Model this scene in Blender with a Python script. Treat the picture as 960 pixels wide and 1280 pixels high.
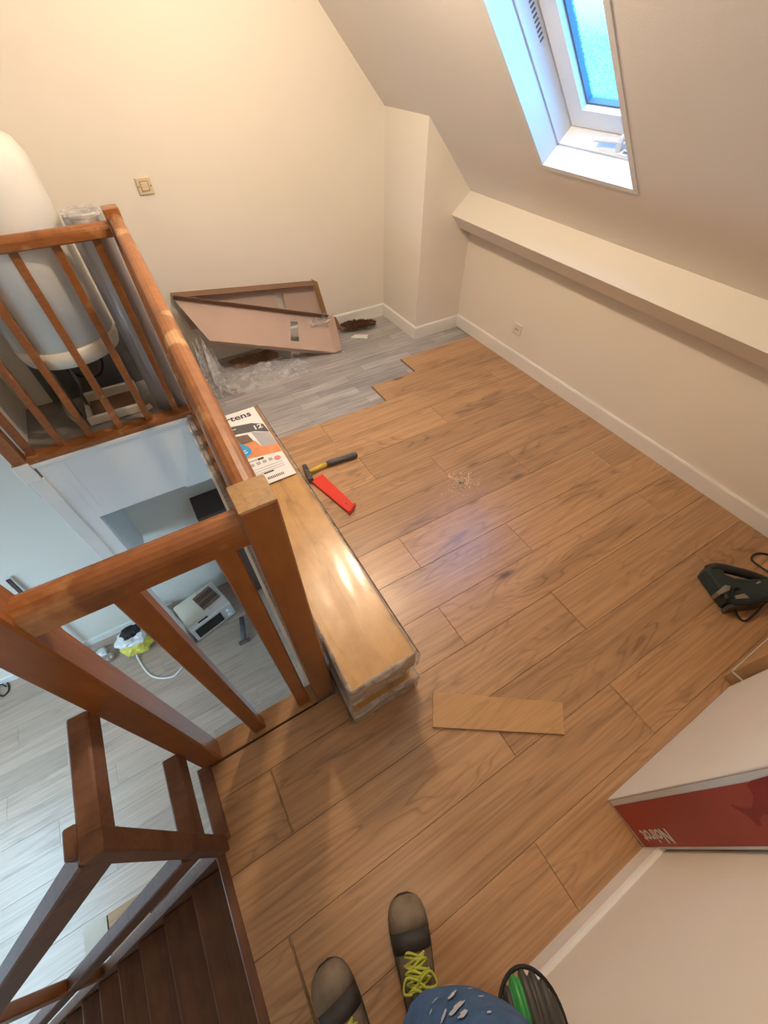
import bpy, bmesh, math, random
from mathutils import Vector, Matrix, noise
random.seed(7)
for o in list(bpy.data.objects): bpy.data.objects.remove(o)
sc = bpy.context.scene
COL = sc.collection

# ------------------------------------------------------------------ camera
CAM_H = 1.62
F_PX = 508.14
YAW, PITCH, ROLL = math.radians(31.175), math.radians(-50.403), math.radians(0.478)
fwd = Vector((math.sin(YAW)*math.cos(PITCH), math.cos(YAW)*math.cos(PITCH), math.sin(PITCH)))
rgt0 = Vector((math.cos(YAW), -math.sin(YAW), 0)); up0 = rgt0.cross(fwd)
rgt = math.cos(ROLL)*rgt0 + math.sin(ROLL)*up0
upv = -math.sin(ROLL)*rgt0 + math.cos(ROLL)*up0
CAMP = Vector((0, 0, CAM_H))
cam = bpy.data.cameras.new('camera'); cam.sensor_fit = 'VERTICAL'; cam.sensor_height = 36.0
cam.lens = F_PX/1280*36.0; cam.clip_start = 0.02
camo = bpy.data.objects.new('camera', cam); COL.objects.link(camo)
camo.matrix_world = Matrix(((rgt.x, upv.x, -fwd.x, 0), (rgt.y, upv.y, -fwd.y, 0), (rgt.z, upv.z, -fwd.z, CAM_H), (0, 0, 0, 1)))
sc.camera = camo
def ray(x, y): return rgt*((x-480)/F_PX) - upv*((y-640)/F_PX) + fwd
def fl(x, y, z=0.0):
    d = ray(x, y); return CAMP + d*((z-CAM_H)/d.z)
def onx(x, y, X):
    d = ray(x, y); return CAMP + d*(X/d.x)
def ony(x, y, Y):
    d = ray(x, y); return CAMP + d*(Y/d.y)

# ------------------------------------------------------------------ world, lights, exposure
w = bpy.data.worlds.new('sky'); sc.world = w; w.use_nodes = True
wt = w.node_tree; bg = wt.nodes['Background']; bg.inputs[1].default_value = 1.0
_tc = wt.nodes.new('ShaderNodeTexCoord'); _sx = wt.nodes.new('ShaderNodeSeparateXYZ'); _rp = wt.nodes.new('ShaderNodeValToRGB')   # even blue sky over a darker ground
_mr = wt.nodes.new('ShaderNodeMapRange'); _mr.inputs['From Min'].default_value = -1.0
_rp.color_ramp.elements[0].position = 0.49; _rp.color_ramp.elements[0].color = (0.26, 0.80, 1.45, 1)
_rp.color_ramp.elements[1].position = 0.52; _rp.color_ramp.elements[1].color = (1.7, 6.0, 11.5, 1)
wt.links.new(_tc.outputs['Generated'], _sx.inputs[0]); wt.links.new(_sx.outputs['Z'], _mr.inputs['Value']); wt.links.new(_mr.outputs[0], _rp.inputs[0]); wt.links.new(_rp.outputs[0], bg.inputs[0])
vs = sc.view_settings; vs.view_transform = 'Standard'; vs.look = 'None'; vs.gamma = 1.0; vs.use_curve_mapping = False
vs.exposure = 0.33
def area(name, loc, direction, sx, sy, power, color):
    l = bpy.data.lights.new(name, 'AREA'); l.shape = 'RECTANGLE'; l.size = sx; l.size_y = sy; l.energy = power; l.color = color
    o = bpy.data.objects.new(name, l); COL.objects.link(o); o.location = loc
    o.rotation_euler = Vector(direction).to_track_quat('-Z', 'Y').to_euler(); return o
S2 = math.sqrt(2); DC = 3.12/S2
def SL(y, s, d=0.0):                       # a point of the sloping ceiling: along the room, up the slope, depth behind it
    return Vector(((DC+d)/S2 - s/S2, y, (DC+d)/S2 + s/S2))
po = area('skylight_portal', SL(1.506, -0.034, 0.30), (-1, 0, -1), 0.98, 0.52, 1, (1, 1, 1)); po.data.cycles.is_portal = True; po.rotation_euler = Matrix((Vector((-1, 0, 1)).normalized(), Vector((0, -1, 0)), Vector((1, 0, 1)).normalized())).transposed().to_euler()
area('window_lower_offscreen', (-3.36, 1.2, -1.35), (1, 0, -0.75), 1.9, 1.3, 84, (0.48, 0.76, 1.0))

# ------------------------------------------------------------------ materials
M = {}
def newmat(name):
    m = bpy.data.materials.new(name); m.use_nodes = True; M[name] = m
    nt = m.node_tree; return m, nt, nt.nodes['Principled BSDF']
def N(nt, t, **kw):
    n = nt.nodes.new(t)
    for k, v in kw.items(): setattr(n, k, v)
    return n
def ramp(nt, stops):
    r = N(nt, 'ShaderNodeValToRGB'); e = r.color_ramp.elements
    while len(e) < len(stops): e.new(0.5)
    for i, (p, c) in enumerate(stops): e[i].position = p; e[i].color = (*c, 1)
    return r
def coords(nt, scale, rnd=True):
    tc = N(nt, 'ShaderNodeTexCoord'); mp = N(nt, 'ShaderNodeMapping'); mp.inputs['Scale'].default_value = scale
    if rnd:
        oi = N(nt, 'ShaderNodeObjectInfo'); mul = N(nt, 'ShaderNodeVectorMath', operation='SCALE')
        cx = N(nt, 'ShaderNodeCombineXYZ')
        for i, k in enumerate((53.0, 31.0, 17.0)):
            q = N(nt, 'ShaderNodeMath', operation='MULTIPLY'); q.inputs[1].default_value = k
            nt.links.new(oi.outputs['Random'], q.inputs[0]); nt.links.new(q.outputs[0], cx.inputs[i])
        ad = N(nt, 'ShaderNodeVectorMath', operation='ADD')
        nt.links.new(tc.outputs['Object'], ad.inputs[0]); nt.links.new(cx.outputs[0], ad.inputs[1])
        nt.links.new(ad.outputs[0], mp.inputs['Vector'])
    else: nt.links.new(tc.outputs['Object'], mp.inputs['Vector'])
    return mp
def plain(name, col, rough=0.5, metal=0.0, var=0.06, scale=8.0, bump=0.0, coat=0.0, spec=None, bscale=None):
    m, nt, b = newmat(name)
    mp = coords(nt, (1, 1, 1))
    n = N(nt, 'ShaderNodeTexNoise'); n.inputs['Scale'].default_value = scale; n.inputs['Detail'].default_value = 5
    nt.links.new(mp.outputs[0], n.inputs['Vector'])
    lo = tuple(max(0, c*(1-var)) for c in col); hi = tuple(min(1, c*(1+var)) for c in col)
    r = ramp(nt, [(0.3, lo), (0.7, hi)]); nt.links.new(n.outputs['Fac'], r.inputs[0]); nt.links.new(r.outputs[0], b.inputs['Base Color'])
    b.inputs['Roughness'].default_value = rough; b.inputs['Metallic'].default_value = metal; b.inputs['Coat Weight'].default_value = coat
    if spec is not None: b.inputs['Specular IOR Level'].default_value = spec
    if bump:
        n2 = N(nt, 'ShaderNodeTexNoise'); n2.inputs['Scale'].default_value = bscale or scale*6; n2.inputs['Detail'].default_value = 4
        nt.links.new(mp.outputs[0], n2.inputs['Vector'])
        bp = N(nt, 'ShaderNodeBump'); bp.inputs['Strength'].default_value = bump; bp.inputs['Distance'].default_value = 0.01
        nt.links.new(n2.outputs['Fac'], bp.inputs['Height']); nt.links.new(bp.outputs[0], b.inputs['Normal'])
    return m
def wood(name, light, mid, dark, stretch=(0.9, 7, 7), rings=9.0, rough=0.35, tone=0.12, coat=0.0, wear=None, line=0.55, film=0.0, bump=0.05, knots=0.0):
    """contour lines of a stretched noise give the cathedral grain, fine streaks on top"""
    m, nt, b = newmat(name); L = nt.links
    mp = coords(nt, stretch)
    n1 = N(nt, 'ShaderNodeTexNoise'); n1.inputs['Scale'].default_value = 1.0; n1.inputs['Detail'].default_value = 2.5; n1.inputs['Distortion'].default_value = 0.4
    L.new(mp.outputs[0], n1.inputs['Vector'])
    mu = N(nt, 'ShaderNodeMath', operation='MULTIPLY'); mu.inputs[1].default_value = rings; L.new(n1.outputs['Fac'], mu.inputs[0])
    pp = N(nt, 'ShaderNodeMath', operation='FRACT'); L.new(mu.outputs[0], pp.inputs[0])
    mp2 = coords(nt, (stretch[0]*2.2, stretch[1]*13, stretch[2]*13))
    n2 = N(nt, 'ShaderNodeTexNoise'); n2.inputs['Scale'].default_value = 1.0; n2.inputs['Detail'].default_value = 4; L.new(mp2.outputs[0], n2.inputs['Vector'])
    mp3 = coords(nt, (stretch[0]*1.6, stretch[1]*0.8, stretch[2]*0.8))
    n3 = N(nt, 'ShaderNodeTexNoise'); n3.inputs['Scale'].default_value = 1.3; n3.inputs['Detail'].default_value = 3; L.new(mp3.outputs[0], n3.inputs['Vector'])
    # grain line mask
    r1 = ramp(nt, [(0.0, (1, 1, 1)), (0.14, (0.25, 0.25, 0.25)), (0.35, (0, 0, 0)), (0.8, (0.05, 0.05, 0.05)), (1.0, (0.9, 0.9, 0.9))]); L.new(pp.outputs[0], r1.inputs[0])
    r3 = ramp(nt, [(0.40, (0.1, 0.1, 0.1)), (0.66, (1, 1, 1))]); L.new(n3.outputs['Fac'], r3.inputs[0])
    mm = N(nt, 'ShaderNodeMath', operation='MULTIPLY'); L.new(r1.outputs[0], mm.inputs[0]); L.new(r3.outputs[0], mm.inputs[1])
    m2 = N(nt, 'ShaderNodeMath', operation='MULTIPLY'); m2.inputs[1].default_value = line; L.new(mm.outputs[0], m2.inputs[0])
    base = ramp(nt, [(0.32, mid), (0.62, light)]); L.new(n2.outputs['Fac'], base.inputs[0])
    mx = N(nt, 'ShaderNodeMix', data_type='RGBA'); L.new(m2.outputs[0], mx.inputs['Factor']); L.new(base.outputs[0], mx.inputs['A']); mx.inputs['B'].default_value = (*dark, 1)
    # broad dark patches
    r4 = ramp(nt, [(0.55, (0, 0, 0)), (0.8, (0.55, 0.55, 0.55))]); L.new(n3.outputs['Fac'], r4.inputs[0])
    mx2 = N(nt, 'ShaderNodeMix', data_type='RGBA'); L.new(r4.outputs[0], mx2.inputs['Factor']); L.new(mx.outputs['Result'], mx2.inputs['A']); mx2.inputs['B'].default_value = (*dark, 1)
    cur = mx2.outputs['Result']
    if knots:
        mpk = coords(nt, (1.6, 5.5, 5.5)); vo = N(nt, 'ShaderNodeTexVoronoi'); vo.inputs['Scale'].default_value = 1.0; L.new(mpk.outputs[0], vo.inputs['Vector'])
        rk = ramp(nt, [(0.03, (knots, knots, knots)), (0.11, (0, 0, 0))]); L.new(vo.outputs['Distance'], rk.inputs[0])
        mk = N(nt, 'ShaderNodeMix', data_type='RGBA'); L.new(rk.outputs[0], mk.inputs['Factor']); L.new(cur, mk.inputs['A']); mk.inputs['B'].default_value = (*[c*0.5 for c in dark], 1); cur = mk.outputs['Result']
    # tone per piece
    oi = N(nt, 'ShaderNodeObjectInfo'); mr = N(nt, 'ShaderNodeMapRange'); mr.inputs['To Min'].default_value = 1-tone; mr.inputs['To Max'].default_value = 1+tone
    L.new(oi.outputs['Random'], mr.inputs['Value'])
    hs = N(nt, 'ShaderNodeHueSaturation'); L.new(mr.outputs[0], hs.inputs['Value']); L.new(cur, hs.inputs['Color']); cur = hs.outputs[0]
    if wear:
        mpw = coords(nt, (9, 9, 9)); nw = N(nt, 'ShaderNodeTexNoise'); nw.inputs['Scale'].default_value = 1.0; nw.inputs['Detail'].default_value = 6; L.new(mpw.outputs[0], nw.inputs['Vector'])
        rw = ramp(nt, [(wear[0], (0, 0, 0)), (wear[0]+0.08, (0.75, 0.75, 0.75))]); L.new(nw.outputs['Fac'], rw.inputs[0])
        mw = N(nt, 'ShaderNodeMix', data_type='RGBA'); L.new(rw.outputs[0], mw.inputs['Factor']); L.new(cur, mw.inputs['A']); mw.inputs['B'].default_value = (*wear[1], 1); cur = mw.outputs['Result']
    L.new(cur, b.inputs['Base Color'])
    b.inputs['Roughness'].default_value = rough; b.inputs['Coat Weight'].default_value = coat; b.inputs['Coat Roughness'].default_value = 0.38
    bp = N(nt, 'ShaderNodeBump'); bp.inputs['Strength'].default_value = bump; bp.inputs['Distance'].default_value = 0.004
    L.new(n2.outputs['Fac'], bp.inputs['Height']); L.new(bp.outputs[0], b.inputs['Normal'])
    if film:                                  # clear shrink film lying in long folds over the board
        b.inputs['Coat Weight'].default_value = 0.5; b.inputs['Coat Roughness'].default_value = 0.16
        mpf = coords(nt, (7, 1.3, 4), False); mpf.inputs['Rotation'].default_value = (0, 0, math.radians(-14)); nf = N(nt, 'ShaderNodeTexNoise'); nf.inputs['Scale'].default_value = 1.0; nf.inputs['Detail'].default_value = 0.6; nf.inputs['Distortion'].default_value = 0.5
        L.new(mpf.outputs[0], nf.inputs['Vector'])
        bf = N(nt, 'ShaderNodeBump'); bf.inputs['Strength'].default_value = film; bf.inputs['Distance'].default_value = 0.05
        L.new(nf.outputs['Fac'], bf.inputs['Height']); L.new(bf.outputs[0], b.inputs['Coat Normal'])
    return m
plain('wall_paint', (0.80, 0.755, 0.68), 0.75, var=0.015, scale=1.5, bump=0.04, bscale=120)
plain('ceiling_paint', (0.78, 0.74, 0.69), 0.85, var=0.015, scale=1.5, bump=0.04, bscale=120)
plain('white_paint', (0.82, 0.80, 0.77), 0.45, var=0.02)
plain('lower_wall', (0.80, 0.80, 0.80), 0.75, var=0.02, scale=2)
plain('lower_taupe', (0.42, 0.38, 0.36), 0.75, var=0.04, scale=2)
plain('lacquer_white', (0.78, 0.78, 0.77), 0.3, var=0.01)
plain('groove', (0.12, 0.16, 0.2), 0.7)  # dark tone of the sash bead, also paints the shade inside the slots
wood('laminate', (0.495, 0.285, 0.138), (0.355, 0.188, 0.082), (0.16, 0.078, 0.034), stretch=(0.95, 7.5, 6), rings=15, rough=0.32, tone=0.13, line=0.8, knots=0.9, coat=0.7)
wood('laminate_lower', (0.46, 0.355, 0.28), (0.38, 0.285, 0.22), (0.22, 0.155, 0.115), stretch=(0.75, 5.5, 5), rings=8, rough=0.35, tone=0.10, line=0.45)
wood('offcut_wood', (0.52, 0.31, 0.14), (0.46, 0.26, 0.11), (0.28, 0.14, 0.055), stretch=(2.0, 14, 6), rings=5, rough=0.4, tone=0.02)
wood('pack_wood', (0.53, 0.30, 0.105), (0.44, 0.235, 0.078), (0.22, 0.095, 0.03), stretch=(8, 1.1, 5), rings=13, rough=0.35, tone=0.02, film=0.4)
wood('rail_wood', (0.32, 0.115, 0.028), (0.255, 0.085, 0.019), (0.155, 0.045, 0.010), stretch=(6, 6, 6), rings=4, rough=0.28, tone=0.05, coat=0.35, wear=(0.62, (0.52, 0.27, 0.11)))
wood('handrail_wood', (0.32, 0.115, 0.028), (0.255, 0.085, 0.019), (0.155, 0.045, 0.010), stretch=(4, 4, 4), rings=5, rough=0.42, tone=0.05, coat=0.12, wear=(0.60, (0.60, 0.36, 0.17)))
wood('post_wood', (0.32, 0.115, 0.028), (0.255, 0.085, 0.019), (0.155, 0.045, 0.010), stretch=(14, 14, 1.2), rings=4, rough=0.32, tone=0.05, coat=0.25)
wood('stair_wood', (0.17, 0.066, 0.03), (0.12, 0.045, 0.02), (0.045, 0.017, 0.009), stretch=(14, 1.2, 6), rings=5, rough=0.33, tone=0.15, coat=0.25, wear=(0.60, (0.20, 0.095, 0.05)))
wood('stair_rail_wood', (0.19, 0.088, 0.046), (0.15, 0.065, 0.034), (0.075, 0.03, 0.016), stretch=(8, 8, 8), rings=4, rough=0.62, tone=0.1)
wood('sole_wood', (0.42, 0.235, 0.11), (0.34, 0.18, 0.08), (0.19, 0.09, 0.04), stretch=(1.5, 10, 6), rings=5, rough=0.5, tone=0.06)
wood('sole_wood_top', (0.40, 0.23, 0.075), (0.33, 0.175, 0.05), (0.22, 0.10, 0.03), stretch=(30, 14, 6), rings=4, rough=0.3, tone=0.03, coat=0.4, wear=(0.62, (0.62, 0.45, 0.22)))
plain('dark_gap', (0.025, 0.014, 0.01), 0.8)
plain('cardboard', (0.50, 0.37, 0.30), 0.85, var=0.06, scale=3, bump=0.05)
plain('cardboard_dark', (0.20, 0.115, 0.07), 0.85, var=0.08, scale=4)
plain('cardboard_tan', (0.42, 0.25, 0.12), 0.85, var=0.08, scale=4)
plain('white_card', (0.74, 0.72, 0.70), 0.55, var=0.02)
plain('red_print', (0.36, 0.045, 0.03), 0.45, var=0.08, scale=5)
plain('deep_red_print', (0.26, 0.008, 0.008), 0.4, var=0.05)
plain('black_plastic', (0.016, 0.02, 0.021), 0.42, var=0.2)
plain('teal_black', (0.012, 0.028, 0.030), 0.38, var=0.25, scale=20)
plain('rubber', (0.014, 0.012, 0.011), 0.7, var=0.2)
plain('grip_rubber', (0.055, 0.05, 0.042), 0.5, var=0.25, scale=20)
plain('steel', (0.46, 0.45, 0.44), 0.35, metal=1.0, var=0.1, scale=30)
plain('iron', (0.10, 0.10, 0.105), 0.5, metal=0.6, var=0.25, scale=30)
plain('grey_grip', (0.085, 0.087, 0.092), 0.6, var=0.1, scale=30)
plain('yellow', (0.75, 0.52, 0.06), 0.4, var=0.05)
plain('bag_yellow', (0.68, 0.60, 0.10), 0.5, var=0.15, scale=12)
plain('red_paint', (0.72, 0.035, 0.018), 0.35, var=0.05)
plain('enamel', (0.80, 0.79, 0.74), 0.28, var=0.02)
plain('enamel_cream', (0.74, 0.69, 0.58), 0.35, var=0.03)
plain('ivory', (0.66, 0.57, 0.40), 0.4, var=0.03)
plain('socket_white', (0.76, 0.71, 0.63), 0.35, var=0.02)
plain('concrete', (0.24, 0.215, 0.195), 0.85, var=0.2, scale=7, bump=0.1)
plain('copper_grey', (0.20, 0.19, 0.17), 0.4, metal=0.7, var=0.2)
plain('brown_panel', (0.085, 0.05, 0.045), 0.45, var=0.1)
plain('microwave_white', (0.62, 0.58, 0.54), 0.35, var=0.03)
plain('glass_black', (0.012, 0.011, 0.010), 0.15, var=0.1)
plain('paper', (0.80, 0.79, 0.77), 0.6, var=0.02)
plain('ink', (0.03, 0.03, 0.035), 0.5, var=0.1)
plain('ink_grey', (0.085, 0.085, 0.088), 0.4, var=0.1)
plain('ink_pale', (0.40, 0.40, 0.42), 0.5, var=0.1)
plain('ink_blue', (0.02, 0.32, 0.68), 0.35, var=0.08)
plain('ink_orange', (0.66, 0.26, 0.11), 0.4, var=0.1, scale=30)
plain('ink_brown', (0.15, 0.10, 0.085), 0.4, var=0.25, scale=40)
plain('ink_pink', (0.72, 0.24, 0.24), 0.5, var=0.1)
plain('bristle', (0.10, 0.042, 0.018), 0.7, var=0.4, scale=60)
plain('denim', (0.045, 0.11, 0.23), 0.8, var=0.25, scale=25, bump=0.15)
plain('shirt', (0.09, 0.09, 0.10), 0.85, var=0.15, scale=15)
plain('skin', (0.55, 0.32, 0.23), 0.5, var=0.06, scale=15)
plain('hair', (0.05, 0.03, 0.02), 0.6, var=0.3, scale=60)
plain('shoe_suede', (0.17, 0.125, 0.085), 0.85, var=0.35, scale=25, bump=0.2)
plain('shoe_toe', (0.23, 0.175, 0.12), 0.75, var=0.35, scale=18, bump=0.15)
plain('shoe_dark', (0.035, 0.03, 0.027), 0.7, var=0.3, scale=20)
plain('lace', (0.50, 0.52, 0.06), 0.6, var=0.15, scale=40)
plain('paint_spot', (0.55, 0.55, 0.56), 0.7, var=0.1)
plain('green', (0.035, 0.30, 0.06), 0.4, var=0.15)
plain('sawdust', (0.64, 0.46, 0.31), 0.9, var=0.2)
plain('pale_wood', (0.50, 0.42, 0.32), 0.6, var=0.12, scale=5)
plain('white_plastic', (0.78, 0.78, 0.77), 0.35, var=0.03)
def vinyl():
    m, nt, b = newmat('vinyl'); L = nt.links
    mp = coords(nt, (1, 1, 1), False)
    br = N(nt, 'ShaderNodeTexBrick'); br.offset = 0.37; br.inputs['Scale'].default_value = 1.0
    br.inputs['Brick Width'].default_value = 0.42; br.inputs['Row Height'].default_value = 0.072; br.inputs['Mortar Size'].default_value = 0.0012
    br.inputs['Color1'].default_value = (0.44, 0.42, 0.41, 1); br.inputs['Color2'].default_value = (0.29, 0.275, 0.27, 1); br.inputs['Mortar'].default_value = (0.24, 0.225, 0.22, 1)
    L.new(mp.outputs[0], br.inputs['Vector'])
    mp2 = coords(nt, (4, 60, 1), False); n = N(nt, 'ShaderNodeTexNoise'); n.inputs['Scale'].default_value = 1; n.inputs['Detail'].default_value = 5; L.new(mp2.outputs[0], n.inputs['Vector'])
    r = ramp(nt, [(0.3, (0.72, 0.72, 0.72)), (0.7, (1.2, 1.2, 1.2))]); L.new(n.outputs['Fac'], r.inputs[0])
    mx = N(nt, 'ShaderNodeMix', data_type='RGBA', blend_type='MULTIPLY'); mx.inputs['Factor'].default_value = 1; L.new(br.outputs['Color'], mx.inputs['A']); L.new(r.outputs[0], mx.inputs['B'])
    L.new(mx.outputs['Result'], b.inputs['Base Color']); b.inputs['Roughness'].default_value = 0.3
vinyl()
def film(name, tint, opac, rough, bscale, bump):
    m, nt, b = newmat(name); L = nt.links
    out = nt.nodes['Material Output']
    tr = N(nt, 'ShaderNodeBsdfTransparent'); mxs = N(nt, 'ShaderNodeMixShader')
    b.inputs['Base Color'].default_value = (*tint, 1); b.inputs['Roughness'].default_value = rough
    n = N(nt, 'ShaderNodeTexNoise'); n.inputs['Scale'].default_value = bscale; n.inputs['Detail'].default_value = 3; n.inputs['Distortion'].default_value = 0.8
    mp = coords(nt, (1, 1, 1)); L.new(mp.outputs[0], n.inputs['Vector'])
    bp = N(nt, 'ShaderNodeBump'); bp.inputs['Strength'].default_value = bump; bp.inputs['Distance'].default_value = 0.02; L.new(n.outputs['Fac'], bp.inputs['Height']); L.new(bp.outputs[0], b.inputs['Normal'])
    r = ramp(nt, [(0.35, (opac*0.4,)*3), (0.7, (min(1, opac*1.5),)*3)]); L.new(n.outputs['Fac'], r.inputs[0])
    L.new(r.outputs[0], mxs.inputs[0]); L.new(tr.outputs[0], mxs.inputs[1]); L.new(b.outputs[0], mxs.inputs[2]); L.new(mxs.outputs[0], out.inputs['Surface'])
film('clear_film', (0.80, 0.80, 0.80), 0.40, 0.10, 14, 0.6)
film('wrap_film', (0.60, 0.555, 0.52), 0.62, 0.14, 14, 0.5)
def roll_mat():
    m, nt, b = newmat('wrapped_roll'); L = nt.links
    mp = coords(nt, (30, 30, 0.8)); n = N(nt, 'ShaderNodeTexNoise'); n.inputs['Scale'].default_value = 1; n.inputs['Detail'].default_value = 3; n.inputs['Distortion'].default_value = 0.5; L.new(mp.outputs[0], n.inputs['Vector'])
    r = ramp(nt, [(0.36, (0.36, 0.335, 0.33)), (0.64, (0.50, 0.49, 0.49))]); L.new(n.outputs['Fac'], r.inputs[0]); L.new(r.outputs[0], b.inputs['Base Color'])
    b.inputs['Roughness'].default_value = 0.28; b.inputs['Metallic'].default_value = 0.25
    bp = N(nt, 'ShaderNodeBump'); bp.inputs['Strength'].default_value = 0.4; bp.inputs['Distance'].default_value = 0.01; L.new(n.outputs['Fac'], bp.inputs['Height']); L.new(bp.outputs[0], b.inputs['Normal'])
roll_mat()
def pane_mat():
    m, nt, b = newmat('obscure_glass'); L = nt.links; out = nt.nodes['Material Output']
    mp = coords(nt, (1, 1, 1), False); n = N(nt, 'ShaderNodeTexNoise'); n.inputs['Scale'].default_value = 95; n.inputs['Detail'].default_value = 3; n.inputs['Distortion'].default_value = 1.4; L.new(mp.outputs[0], n.inputs['Vector'])
    bp = N(nt, 'ShaderNodeBump'); bp.inputs['Strength'].default_value = 0.8; bp.inputs['Distance'].default_value = 0.01; L.new(n.outputs['Fac'], bp.inputs['Height'])
    tl = N(nt, 'ShaderNodeBsdfTranslucent'); tl.inputs[0].default_value = (0.62, 0.80, 0.92, 1); L.new(bp.outputs[0], tl.inputs['Normal'])
    tr = N(nt, 'ShaderNodeBsdfTransparent'); tr.inputs[0].default_value = (0.85, 0.93, 1, 1)
    gl = N(nt, 'ShaderNodeBsdfGlossy'); gl.inputs['Roughness'].default_value = 0.15; L.new(bp.outputs[0], gl.inputs['Normal'])
    r = ramp(nt, [(0.40, (0.62, 0.62, 0.62)), (0.60, (0.97, 0.97, 0.97))]); L.new(n.outputs['Fac'], r.inputs[0])
    a = N(nt, 'ShaderNodeMixShader'); L.new(r.outputs[0], a.inputs[0]); L.new(tr.outputs[0], a.inputs[2]); L.new(tl.outputs[0], a.inputs[1])
    c = N(nt, 'ShaderNodeMixShader'); c.inputs[0].default_value = 0.08; L.new(a.outputs[0], c.inputs[1]); L.new(gl.outputs[0], c.inputs[2]); L.new(c.outputs[0], out.inputs['Surface'])
pane_mat()
def emit_mat(name, col, st):
    m, nt, b = newmat(name); b.inputs['Emission Color'].default_value = (*col, 1); b.inputs['Emission Strength'].default_value = st; b.inputs['Base Color'].default_value = (*col, 1)
emit_mat('bulb_glow', (1.0, 0.72, 0.42), 12)

# ------------------------------------------------------------------ mesh helpers
BASE = {}
def obj(name, bm, mat, parent=None, smooth=False, origin=None):
    """bm holds world (or parent-rotated local) coordinates; the object is linked as ONE mesh"""
    me = bpy.data.meshes.new(name)
    off = Vector((0, 0, 0))
    pb = BASE.get(parent.name, Vector()) if parent else Vector()
    if origin is not None: off = Vector(origin)
    elif parent: off = pb
    if off.length: bmesh.ops.translate(bm, verts=bm.verts, vec=-off)
    bm.normal_update()
    if smooth:
        for f in bm.faces: f.smooth = True
    bm.to_mesh(me); bm.free()
    mats = mat if isinstance(mat, (list, tuple)) else [mat]
    for k in mats: me.materials.append(M[k])
    o = bpy.data.objects.new(name, me); COL.objects.link(o)
    if parent: o.parent = parent; o.location = off-pb
    else: o.location = off
    BASE[o.name] = off
    return o
def tag(o, label, cat=None, group=None, kind=None):
    if label: o['label'] = label
    if cat: o['category'] = cat
    if group: o['group'] = group
    if kind: o['kind'] = kind
    return o
def thing(name, label, cat, loc=(0, 0, 0), group=None, rotz=None):
    o = bpy.data.objects.new(name, None); COL.objects.link(o); o.location = loc; o.empty_display_size = 0.05
    if rotz is None: BASE[o.name] = Vector(loc)
    else: o.rotation_euler = (0, 0, rotz); BASE[o.name] = Vector()
    return tag(o, label, cat, group)
def box(bm, x0, x1, y0, y1, z0, z1, bev=0.0, seg=1, mi=0):
    r = bmesh.ops.create_cube(bm, size=1.0)
    vs_ = r['verts']
    for v in vs_: v.co = Vector((x0+(v.co.x+.5)*(x1-x0), y0+(v.co.y+.5)*(y1-y0), z0+(v.co.z+.5)*(z1-z0)))
    if bev:
        es = list({e for v in vs_ for e in v.link_edges}); bmesh.ops.bevel(bm, geom=es, offset=bev, segments=seg, affect='EDGES', profile=0.5)
    return bm
def B(*a, **k): return box(bmesh.new(), *a, **k)
def frame_of(p, q, up=(0, 0, 1)):
    p, q = Vector(p), Vector(q); d = (q-p).normalized(); u = Vector(up)
    s = d.cross(u)
    if s.length < 1e-4: s = d.cross(Vector((0, 1, 0)))
    s.normalize(); u = s.cross(d).normalized(); return p, q, s, u
def extr(bm, p, q, prof, up=(0, 0, 1)):
    """extrude a closed (side, up) profile from p to q"""
    p, q, s, u = frame_of(p, q, up)
    a = [bm.verts.new(p+s*i+u*j) for i, j in prof]; b = [bm.verts.new(q+s*i+u*j) for i, j in prof]
    n = len(prof)
    for i in range(n): bm.faces.new((a[i], a[(i+1) % n], b[(i+1) % n], b[i]))
    bm.faces.new(a[::-1]); bm.faces.new(b)
    bmesh.ops.recalc_face_normals(bm, faces=bm.faces)
    return bm
def rect(w_, h_, c=0.004):
    w_, h_ = w_/2, h_/2
    return [(-w_+c, -h_), (w_-c, -h_), (w_, -h_+c), (w_, h_-c), (w_-c, h_), (-w_+c, h_), (-w_, h_-c), (-w_, -h_+c)]
def bar(bm, p, q, w_, h_, c=0.004, up=(0, 0, 1)): return extr(bm, p, q, rect(w_, h_, c), up)
def railprof(w_, h_):
    pts = [(-w_/2, -h_/2+.006), (-w_/2+.006, -h_/2), (w_/2-.006, -h_/2), (w_/2, -h_/2+.006)]
    for k in range(0, 9):
        a = math.pi*k/8; pts.append((w_/2*math.cos(a)**1 if True else 0, h_/2-.024+.024*math.sin(a)))
    return pts
def tube(bm, pts, r, n=8, closed=False):
    pts = [Vector(p) for p in pts]; rings = []
    m = len(pts)
    for i, p in enumerate(pts):
        d = (pts[min(i+1, m-1)]-pts[max(i-1, 0)])
        d = d.normalized() if d.length > 1e-9 else Vector((0, 0, 1))
        s = d.cross(Vector((0, 0, 1)));  s = s.normalized() if s.length > 1e-3 else Vector((1, 0, 0))
        u = s.cross(d).normalized(); rr = r[i] if isinstance(r, (list, tuple)) else r
        rings.append([bm.verts.new(p+(s*math.cos(2*math.pi*k/n)+u*math.sin(2*math.pi*k/n))*rr) for k in range(n)])
    for a, b in zip(rings, rings[1:]):
        for k in range(n): bm.faces.new((a[k], a[(k+1) % n], b[(k+1) % n], b[k]))
    bm.faces.new(rings[0][::-1]); bm.faces.new(rings[-1])
    bmesh.ops.recalc_face_normals(bm, faces=bm.faces); return bm
def spline(pts, k=8):
    P = [Vector(p) for p in pts]; out = []
    for i in range(len(P)-1):
        p0, p1, p2, p3 = P[max(i-1, 0)], P[i], P[i+1], P[min(i+2, len(P)-1)]
        for j in range(k):
            t = j/k; out.append(0.5*((2*p1)+(p2-p0)*t+(2*p0-5*p1+4*p2-p3)*t*t+(3*p1-p0-3*p2+p3)*t**3))
    out.append(P[-1]); return out
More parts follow.
